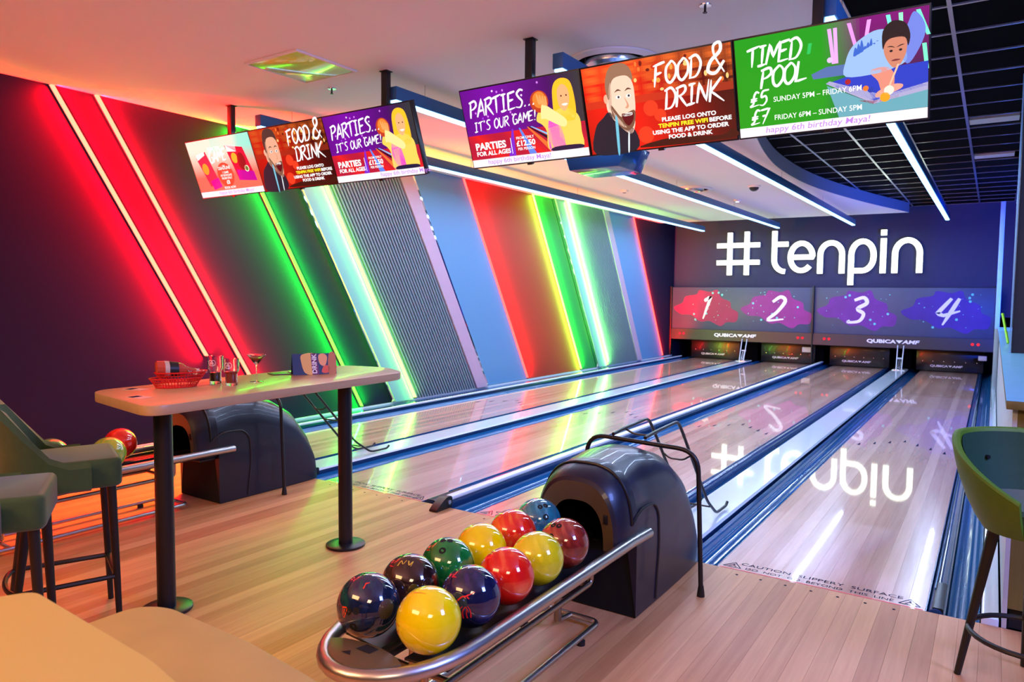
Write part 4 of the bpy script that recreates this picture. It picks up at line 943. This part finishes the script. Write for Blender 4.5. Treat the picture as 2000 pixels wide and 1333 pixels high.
    obj('leg', MB().tube([(cx + .0, -1.25, .36), (cx, -1.25, .055)], .018, 12).tube([(cx - .15, -1.25, .26), (cx + .15, -1.25, .26)], .012, 8), M_BRASS, t, smooth=True)
    fr = [(cx, -1.12, .035), (cx + .15, -1.12, .035), (cx + .15, -2.45, .035), (cx - .15, -2.45, .035), (cx - .15, -1.12, .035), (cx, -1.12, .035)]
    obj('floor_frame', MB().tube(round_path(fr, .05), .014, 10).tube([(cx, -1.12, .035), (cx, -1.25, .055)], .012, 8).tube([(cx - .15, -2.25, .035), (cx + .15, -2.25, .035)], .012, 8), M_CHROME, t, smooth=True)
    for s in (-1, 1):
        for yy in (-1.3, -2.2): obj('rubber_foot', MB().lathe([(.02, 0), (.02, .02), (.012, .024)], 14, cx + s * .15, yy), M_BLACK, t, smooth=True)
    return t
ball_return(-.355, 'front ball return with a black hood and steel rails full of balls')
ball_return(-3.677, 'rear ball return with a black hood behind the high table')
def ramp(dx, lab):
    t = thing('ball_ramp', (-.33 + dx, -.473, 0), lab, 'ball ramp')
    fr = [(.062 + dx, -.473, .03), (.028 + dx, -.473, .765), (-.615 + dx, -.473, .785), (-.66 + dx, -.473, .03)]
    obj('frame', MB().tube(round_path(fr, .11, 7), .0125, 12), M_BLACK, t, smooth=True)
    for x_ in (.062, -.66): obj('rubber_foot', MB().lathe([(.0005, 0), (.021, 0), (.018, .03), (.013, .06)], 14, x_ + dx, -.473), M_BLACK, t, smooth=True)
    for x_ in (-.46, -.27):
        p = round_path([(x_ + dx, -.47, .80), (x_ + dx, -.34, .81), (x_ + dx, .02, .822), (x_ + dx, .10, .745), (x_ + dx, .60, .20), (x_ + dx, .80, .068), (x_ + dx, 1.02, .066), (x_ + dx, 1.05, .088)], .05, 4)
        obj('slide_rail', MB().tube(p, .010, 10), M_BLACK, t, smooth=True)
    for y_, z_, dz in ((.26, .57, -.035), (.66, .145, 0), (.40, .42, 0) if dx else (-.30, .80, -.02)):
        obj('cross_brace', MB().tube(round_path([(-.46 + dx, y_, z_), (-.41 + dx, y_, z_ + dz), (-.32 + dx, y_, z_ + dz), (-.27 + dx, y_, z_)], .02, 3), .006, 8), M_BLACK, t, smooth=True)
ramp(0, 'black tubular ball ramp straddling the front ball return hood')
ramp(-3.322, 'black tubular ball ramp over the rear ball return behind the high table')

# ================================================================ HIGH TABLE AND THINGS ON IT
TZ = 1.08
t = thing('high_table', (-2.05, -1.55, 0), 'long narrow high bar table with a pale oak top on two black columns', 'table')
top = round_poly([(-2.40, -2.33), (-1.68, -2.44), (-1.78, -.72), (-2.08, -.58), (-2.42, -.66)], .12, 8)
obj('tabletop', MB().prism(top, 'z', TZ - .045, TZ), W_TABLE, t, bevel=.004)
for lx_, ly_ in ((-2.062, -2.15), (-2.025, -1.0)):
    leg = obj('leg', MB().lathe([(.043, .012), (.043, TZ - .055)], 28, lx_, ly_), M_BLACK, t, smooth=True)
    obj('base_disc', MB().lathe([(.001, 0), (.118, 0), (.12, .003), (.12, .013), (.116, .016), (.046, .018)], 40, lx_, ly_), M_BLACK, t, smooth=True)
    obj('top_plate', MB().lathe([(.10, TZ - .055), (.10, TZ - .0455)], 24, lx_, ly_), M_BLACK, t)
M_REDP = mat('red_basket_plastic', (.72, .012, .012), .3, var=.05)
def basket(cx, cy, z, rz, lab):
    t = thing('food_basket', (cx, cy, z), lab, 'basket', rz=rz)
    a0, b0 = .098, .062
    def ov(s, zz, n=48): return [(a0 * s * math.cos(2 * PI * k / n), b0 * s * math.sin(2 * PI * k / n), zz) for k in range(n)]
    def ringt(s, zz, r): p = ov(s, zz); return MB().tube(p + [p[0]], r, 6, cap=False)
    obj('rim', local(ringt(1.28, .048, .0035), t), M_REDP, t, smooth=True)
    obj('hoop', local(ringt(1.16, .032, .0018), t), M_REDP, t, smooth=True); obj('hoop', local(ringt(1.06, .017, .0018), t), M_REDP, t, smooth=True)
    mb = MB(); n = 44
    for k in range(n):
        a = 2 * PI * k / n; mb.tube([(a0 * s * math.cos(a), b0 * s * math.sin(a), zz) for s, zz in ((.97, .004), (1.06, .018), (1.27, .047))], .0017, 5)
    obj('wicker_ribs', local(mb, t), M_REDP, t, smooth=True, kind='stuff')
    mb = MB(); mb.add(ov(1.0, .001) + ov(1.0, .005), [tuple(range(47, -1, -1)), tuple(range(48, 96))] + [(k, (k + 1) % 48, 48 + (k + 1) % 48, 48 + k) for k in range(48)]); obj('bottom', local(mb, t), M_REDP, t)
    return t
basket(-2.205, -1.99, TZ + .0005, 1.15, 'lower red plastic food basket on the high table')
basket(-2.200, -1.965, TZ + .030, 1.25, 'upper red plastic food basket nested in another, holding a sauce bottle')
t = thing('sauce_bottle', (-2.21, -1.99, TZ + .08), 'red sauce bottle with a dark label lying in the upper red basket', 'bottle', rz=1.20)
prof = [(-.095, .026), (-.088, .036), (-.05, .039), (.0, .038), (.03, .034), (.055, .018), (.075, .013), (.09, .012), (.10, .008)]
def lay(pr, n=20):
    mb = MB(); vs = [(x_, r_ * math.cos(2 * PI * k / n), r_ * math.sin(2 * PI * k / n)) for x_, r_ in pr for k in range(n)]
    mb.add(vs, [(i * n + k, i * n + (k + 1) % n, (i + 1) * n + (k + 1) % n, (i + 1) * n + k) for i in range(len(pr) - 1) for k in range(n)] + [tuple(range(n)), tuple(range((len(pr) - 1) * n, len(pr) * n))[::-1]])
    mb.v = [(p[0], p[1], p[2] + .012 + p[0] * -.12) for p in mb.v]; return mb
obj('bottle_body', local(lay(prof), t), mat('sauce_red', (.55, .07, .04), .15, coat=.6, var=.2, scale=30), t, smooth=True)
obj('label_band', local(lay([(-.03, .0396), (.012, .0386)]), t), mat('black_label', (.02, .02, .02), .4), t, smooth=True)
obj('label_band', local(lay([(-.052, .0398), (-.031, .0398)]), t), mat('cream_label', (.6, .5, .42), .5), t, smooth=True)
t = thing('food_wrapper', (-2.18, -1.90, TZ + .085), 'crumpled pinkish paper wrapper in the upper red basket', 'wrapper')
mb = MB(); rnd = random.Random(4); g_ = [[(-2.23 + i * .012, -1.955 + j * .013, TZ + .068 + rnd.uniform(-.008, .022)) for j in range(9)] for i in range(8)]
mb.sheet(g_); mb.sheet([[(p[0], p[1], p[2] - .0015) for p in r_] for r_ in g_]); obj('paper', mb, mat('greaseproof_paper', (.75, .45, .38), .6), t)
def tumbler(x, y, lvl, col, lab, s=1.0):
    t = thing('pint_glass', (x, y, TZ), lab, 'glass'); z = TZ + .0005; H = .148 * s
    r0, r1 = .029, .040
    obj('glass', MB().lathe([(.001, z), (r0, z), (r0 + .001, z + .01), (r0 + .002, z + H * .45), (r1, z + H * .55), (r1 + .001, z + H), (r1 - .002, z + H), (r1 - .003, z + H * .56), (r0 - .001, z + H * .45), (r0 - .003, z + .014), (.001, z + .013)], 32, x, y), M_GLASS, t, smooth=True)
    obj('drink', MB().lathe([(.001, z + .0142), (r0 - .0035, z + .0142), (r0 - .0015, z + H * .44), (r0 + (r1 - r0) * .5 if lvl > .5 else r0 - .0015, z + H * max(lvl, .445)), (.001, z + H * max(lvl, .445))] if lvl > .44 else [(.001, z + .0142), (r0 - .0035, z + .0142), (r0 - .002, z + H * lvl), (.001, z + H * lvl)], 28, x, y), col, t, smooth=True)
    mb = MB()
    for st in ([(-.5, .1), (-.3, .35), (0, .3), (.3, .35), (.5, .1), (.3, -.2), (-.3, -.2), (-.5, .1)], [(-.25, 0), (0, .2), (.25, 0)], [(-.2, -.1), (.0, .05), (.2, -.1)]):
        stroke(mb, spline(st, 4), .06, lambda a, b: (x + (r1 + .0015) * math.sin(a * .9 + .55), y - (r1 + .0015) * math.cos(a * .9 + .55), z + H * .74 + b * .05))
    obj('printed_emblem', mb, M_WHITE, t, fixn=False, kind='stuff')
cola = mat('dark_cola', (.03, .004, .004), .1, var=0); rdk = mat('red_drink', (.35, .008, .006), .1, var=0)
tumbler(-2.19, -1.775, .40, cola, 'pint glass with a low dark drink beside the red baskets')
tumbler(-2.05, -1.775, .52, rdk, 'pint glass half full of a red drink', .95)
t = thing('martini_glass', (-2.075, -1.60, TZ), 'martini glass with an amber cocktail standing on the high table', 'glass')
x, y, z = -2.075, -1.60, TZ + .0005
obj('glass', MB().lathe([(.001, z), (.036, z), (.036, z + .002), (.006, z + .006), (.0035, z + .02), (.0035, z + .085), (.008, z + .095), (.052, z + .150), (.0505, z + .151), (.006, z + .099), (.001, z + .097)], 36, x, y), M_GLASS, t, smooth=True)
obj('drink', MB().lathe([(.001, z + .0985), (.006, z + .1005), (.036, z + .1335), (.001, z + .1335)], 30, x, y), mat('amber_cocktail', (.40, .07, .02), .1, var=0), t, smooth=True)
t = thing('menu_card', (-2.13, -1.15, TZ), 'folded drinks menu tent card lettered DRINK on the high table', 'menu card', rz=math.radians(62))
# card leans: front face towards the camera
cw, chh = .26, .125
def cardput(lay_): return lambda a, b: tuple(t.matrix_basis @ Vector((a * cw - cw / 2, -.03 + b * .03 * 1.0 - lay_ * .0006, .001 + b * chh)))
mb = MB(); v_ = [(-cw / 2, -.03, .001), (cw / 2, -.03, .001), (cw / 2, 0, chh), (-cw / 2, 0, chh), (-cw / 2, .03, .001), (cw / 2, .03, .001)]
mb.add(v_ + [(p[0], p[1] * .93, p[2]) for p in v_], [(0, 1, 2, 3), (3, 2, 5, 4), (6, 9, 8, 7), (9, 10, 11, 8)])
obj('card', local(mb, t), mat('menu_navy', (.012, .014, .06), .4), t, fixn=False)
mb = MB(); p = cardput(1)
mb.poly([p(*q) for q in spline([(.22, .95), (.20, .6), (.28, .08), (.50, .06), (.52, .95)], 4, True)], h(225, 180, 90)); mb.poly([p(*q) for q in ((.44, .0), (.60, .0), (.56, 1), (.42, 1))], h(110, 30, 90))
mb.poly([p(*q) for q in spline([(.62, .5), (.60, .9), (.72, .98), (.80, .8), (.74, .4)], 4, True)], h(235, 170, 110)); mb.poly([p(*q) for q in spline([(.66, .1), (.72, .4), (.84, .35), (.80, .06)], 4, True)], h(225, 90, 40)); mb.poly([p(*q) for q in spline([(.82, .0), (.84, .95), (.99, .95), (.99, .02)], 3, True)], h(190, 120, 60))
obj('card_picture', mb, A_PRINT, t, fixn=False, kind='stuff')
mb = MB(); vs, fs = text_faces('DRINK', .038, .0012, 1.0, 0, 'CENTER'); p = cardput(2)
mb.add([p(.545 - v[1] / cw, .5 + v[0] / chh) for v in vs], fs); obj('card_lettering', mb, M_WHITE, t, fixn=False, kind='stuff')
t = thing('menu_tray', (-2.28, -1.27, TZ), 'thin dark clipboard lying flat beside the drinks menu', 'clipboard', rz=math.radians(70))
obj('board', local(MB().box(-.07, .07, -.05, .05, .0005, .006), t), mat('clipboard_brown', (.06, .02, .01), .3), t, bevel=.002)
obj('clip', local(MB().box(.045, .065, -.02, .02, .0062, .012), t), M_ALU, t, bevel=.002)
for (cx, cy, rz), lab in zip([(-2.28, -2.16, .3), (-2.0, -2.30, .1)], ['small pale card lying near the left end of the high table', 'small pale card lying near the front edge of the high table']):
    t = thing('table_card', (cx, cy, TZ), lab, 'card', rz=rz)
    obj('card', local(MB().box(-.055, .055, -.035, .035, .0004, .0014), t), mat('table_card_pale', (.62, .55, .48), .4), t)
    obj('printed_bar', local(MB().box(-.045, -.005, -.028, .024, .0014, .0017), t), M_TEXTB, t)

# ================================================================ STOOLS
def tleg(a, b, w0, w1): return MB().tube([a, b], [w0, w1], 10)
def lounge_stool(loc, rz, lab):
    t = thing('bar_stool', loc, lab, 'bar stool', rz=rz, group='green upholstered bar stools')   # faces +y in its own frame
    Q = lambda mb: local(mb, t)
    sh = MB(); n = 6
    seat = round_poly([(-.20, -.20), (.20, -.20), (.215, .21), (-.215, .21)], .05, 5)
    obj('seat', Q(MB().prism(seat, 'z', .665, .80)), M_GREEN, t, bevel=.022, seg=3)
    # back: curved padded shell that sweeps down into the arms
    pts = []; N = 22
    for k in range(N + 1):
        a = math.radians(200 + 140 * k / N) if False else math.radians(175 + 190 * k / N)
        f_ = abs(k / N - .5) * 2      # 0 rear centre, 1 arm ends
        topz = 1.06 - .0 * f_ if f_ < .45 else 1.06 - (1.06 - .80) * min(1, ((f_ - .45) / .42)) ** 1.1
        pts.append((a, f_, max(.795, topz)))
    outer = []; 
    for a, f_, tz in pts:
        cx_, cy_ = .245 * math.cos(a), -.02 + .235 * math.sin(a)
        if f_ > .85: cy_ += (f_ - .85) * .5
        lean = (tz - .80) * .22
        nx_, ny_ = math.cos(a), math.sin(a); th = .026
        lo = .66 if f_ < .9 else .67
        ring = [(cx_ - nx_ * th, cy_ - ny_ * th, lo + .01), (cx_, cy_, lo), (cx_ + nx_ * th, cy_ + ny_ * th, lo + .015),
                (cx_ + nx_ * th, cy_ + ny_ * th - 0, (lo + tz) / 2), (cx_ + nx_ * (th + lean * .4), cy_ + ny_ * (th) - lean, tz - .02), (cx_ + nx_ * lean * .4, cy_ - lean, tz), (cx_ - nx_ * th, cy_ - ny_ * th - lean, tz - .02), (cx_ - nx_ * th, cy_ - ny_ * th, (lo + tz) / 2)]
        outer.append(ring + [ring[0]])
    mb = MB(); mb.sheet(outer); mb.add(outer[0][:-1], [tuple(range(8))]); mb.add(outer[-1][:-1], [tuple(range(7, -1, -1))])
    obj('backrest', Q(mb), M_GREEN, t, smooth=True)
    F = [(-.165, .165), (.165, .165)]; B = [(-.15, -.15), (.15, -.15)]
    for x_, y_ in F: obj('leg', Q(tleg((x_, y_, .665), (x_ * 1.02, y_ * 1.12, .0), .021, .013)), M_LEG, t, smooth=True)
    for x_, y_ in B: obj('leg', Q(tleg((x_, y_, .665), (x_ * 1.25, y_ * 1.6, .0), .023, .013)), M_LEG, t, smooth=True)
    obj('footrest', Q(MB().box(-.165, .165, .165, .19, .22, .245)), M_LEG, t, bevel=.003)
    for s in (-1, 1): obj('stretcher', Q(MB().tube([(s * .168, .175, .23), (s * .178, -.205, .23)], .012, 8)), M_LEG, t, smooth=True)
    obj('rear_hoop', Q(MB().tube([(.178 * math.cos(math.radians(a)), -.205 - .05 * math.sin(math.radians(a)), .23) for a in range(0, 181, 15)], .011, 8)), M_LEG, t, smooth=True)
    return t
lounge_stool((-2.33, -2.47, 0), math.radians(-21), 'green upholstered bar stool pushed up to the left end of the high table')
lounge_stool((-1.95, -2.93, 0), math.radians(-30), 'green upholstered bar stool nearest the camera at the left edge')
# tub stool at the right edge
t = thing('tub_stool', (1.45, -.62, 0), 'green tub bar stool with a buttoned back at the right edge', 'bar stool', rz=math.radians(-135))
t0 = t
def tub():
    rows = []; rin = []; N = 36; 
    prof = [(0.0, .175), (.12, .20), (.35, .235), (.65, .268), (.85, .283), (1.0, .292)]
    grid_o = []; grid_i = []
    for k in range(N + 1):
        th = -122 + 244 * k / N; f_ = abs(th) / 122
        ztop = 1.01 - .20 * max(0, (f_ - .30) / .70) ** 1.15
        a = math.radians(-90 + th); col_o = []; col_i = []
        for u_, r_ in prof:
            z_ = .655 + (ztop - .655) * u_
            col_o.append((r_ * math.cos(a), r_ * math.sin(a) * 1.02, z_))
            ri = max(.10, r_ - .032); col_i.append((ri * math.cos(a), ri * math.sin(a) * 1.02, max(.675, z_ - (.0 if u_ < 1 else .0))))
        rim = [((.292 - .004) * math.cos(a), (.288) * math.sin(a) * 1.02, ztop + .010), ((.276) * math.cos(a), (.276) * math.sin(a) * 1.02, ztop + .013), ((.264) * math.cos(a), (.264) * math.sin(a) * 1.02, ztop + .008)]
        grid_o.append(col_o + rim + col_i[::-1])
    mb = MB(); mb.sheet(grid_o); n_ = len(grid_o[0]); mb.add(grid_o[0], [tuple(range(n_))]); mb.add(grid_o[-1], [tuple(range(n_))[::-1]])
    return mb
obj('tub_shell', local(tub(), t), mat('olive_green_leatherette', h(78, 112, 12), .55, var=.12, scale=30, bump=.4, bscale=500), t, smooth=True)
def lining():
    rows = []; N = 36
    for k in range(N + 1):
        th = -118 + 236 * k / N; f_ = abs(th) / 122; ztop = 1.01 - .20 * max(0, (f_ - .30) / .70) ** 1.15; a = math.radians(-90 + th)
        rows.append([((r_ - .0345) * math.cos(a), (r_ - .0345) * math.sin(a) * 1.02, max(.70, .655 + (ztop - .655) * u_ - .004)) for u_, r_ in ((.2, .213), (.35, .235), (.65, .268), (.85, .283), (1.0, .290))])
    mb = MB(); mb.sheet(rows); return mb
obj('inner_lining', local(lining(), t), mat('dark_green_lining', h(26, 62, 34), .7, var=.15, scale=30, bump=.4, bscale=400), t, smooth=True)
obj('shell_base', local(MB().lathe([(.001, .652), (.175, .652), (.20, .69), (.19, .70), (.001, .70)], 36), t), mat('olive_green_leatherette', h(78, 112, 12)), t, smooth=True)
obj('seat_cushion', local(MB().lathe([(.001, .701), (.195, .701), (.212, .72), (.212, .755), (.198, .772), (.001, .778)], 36), t), M_GREEN, t, smooth=True)
for a, zz in ((-90, .90),):
    ar = math.radians(a); obj('button', local(MB().tube([(.248 * math.cos(ar), .25 * math.sin(ar), zz), (.228 * math.cos(ar), .23 * math.sin(ar), zz)], .009, 10), t), M_BLACK, t, smooth=True)
for a in (45, 135, 225, 315):
    ar = math.radians(a); obj('leg', local(tleg((.13 * math.cos(ar), .13 * math.sin(ar), .655), (.235 * math.cos(ar), .235 * math.sin(ar), 0), .023, .013), t), M_LEG, t, smooth=True)
obj('footrest', local(MB().tube([(.205 * math.cos(math.radians(a)), .205 * math.sin(math.radians(a)), .22) for a in range(0, 361, 12)], .011, 8, cap=False, sx=1.0), t), M_LEG, t, smooth=True)

# ================================================================ BAR COUNTER ON THE RIGHT
t = thing('bar_counter', (1.9, 2, 0), 'long bar height counter with an oak front running along the right gutter', 'counter')
obj('worktop', MB().box(1.345, 2.6, -.06, 10.6, 1.06, 1.10), W_COUNTER, t, bevel=.003)
obj('worktop_skin', MB().box(1.344, 2.6, -.061, 10.6, 1.1001, 1.1012), mat('blue_lit_counter_top', (.22, .50, .62), .3), t)  # blue light on the white top, put into the colour of this skin
obj('side_panel', MB().box(1.372, 1.392, .001, 10.55, .0, 1.058), mat('side_panel_pale', (.45, .5, .54), .5), t)
for k in range(4):
    obj('front_panel', MB().box(1.393 + k * .30, 1.393 + k * .30 + .298, .0, .02, .10, 1.058), W_COUNTER, t)
obj('plinth', MB().box(1.40, 2.6, .022, .04, .0, .10), M_BLACKM, t)
t = thing('steel_column', (1.35, 10.75, 0), 'tall slim pale column at the far end of the counter', 'column')
obj('shaft', MB().box(1.30, 1.368, 10.70, 10.77, .02, 3.22), mat('column_blue_grey', (.35, .5, .58), .4), t, bevel=.004)
obj('base_plate', MB().box(1.295, 1.37, 10.66, 10.80, 0.0, .02), M_ALU, t)
t = thing('glass_screen_edge', (1.40, 3.55, 1.1), 'thin upright metal edge trim standing on the counter against the dark partition', 'trim')
obj('edge_trim', MB().box(1.402, 1.414, 3.56, 3.598, 1.103, 3.50), mat('blue_steel_trim', (.25, .5, .7), .3, .4), t)
t = thing('cleaning_stick', (1.43, 5.0, 1.102), 'bright lime green stick standing on the counter in front of the pale column', 'stick')
obj('shaft', MB().tube([(1.415, 5.0, 1.115), (1.36, 5.25, 1.40)], .012, 10), mat('lime_plastic', (.35, .85, .02), .4), t, smooth=True)
obj('end_cap', MB().tube([(1.36, 5.25, 1.40), (1.357, 5.265, 1.415)], .014, 10), mat('lime_plastic', (.35, .85, .02), .4), t, smooth=True)
# foreground tables at the bottom left of the frame
t = thing('near_table', (-.2, -3.9, 0), 'blurred pale wooden tabletop filling the bottom left corner', 'table')
obj('tabletop', MB().prism(round_poly([(.045, -3.60), (-.12, -3.90), (-.10, -4.6), (.72, -4.6), (.80, -3.68), (.40, -3.615)], .02, 4), 'z', 1.06, 1.10), mat('near_table_laminate', h(200, 172, 92), .7, var=.06, scale=2), t, bevel=.004)
obj('leg', MB().lathe([(.043, .016), (.043, 1.06)], 24, .3, -4.1), M_BLACK, t, smooth=True); obj('base_disc', MB().lathe([(.001, 0), (.12, 0), (.12, .015), (.05, .017)], 32, .3, -4.1), M_BLACK, t, smooth=True)
t = thing('near_table', (.1, -3.7, 0), 'blurred greyish wooden tabletop just behind the corner tabletop at bottom left', 'table')
obj('tabletop', MB().prism(round_poly([(-.22, -3.30), (-.16, -3.262), (.12, -3.262), (.34, -3.285), (.9, -3.42), (.9, -3.59), (-.22, -3.59)], .05, 5), 'z', .86, .90), mat('taupe_laminate', h(176, 150, 88), .7), t, bevel=.004)
obj('leg', MB().lathe([(.03, .012), (.03, .86)], 24, .35, -3.42), M_BLACK, t, smooth=True); obj('base_disc', MB().lathe([(.001, 0), (.12, 0), (.12, .012), (.04, .013)], 32, .35, -3.42), M_BLACK, t, smooth=True)
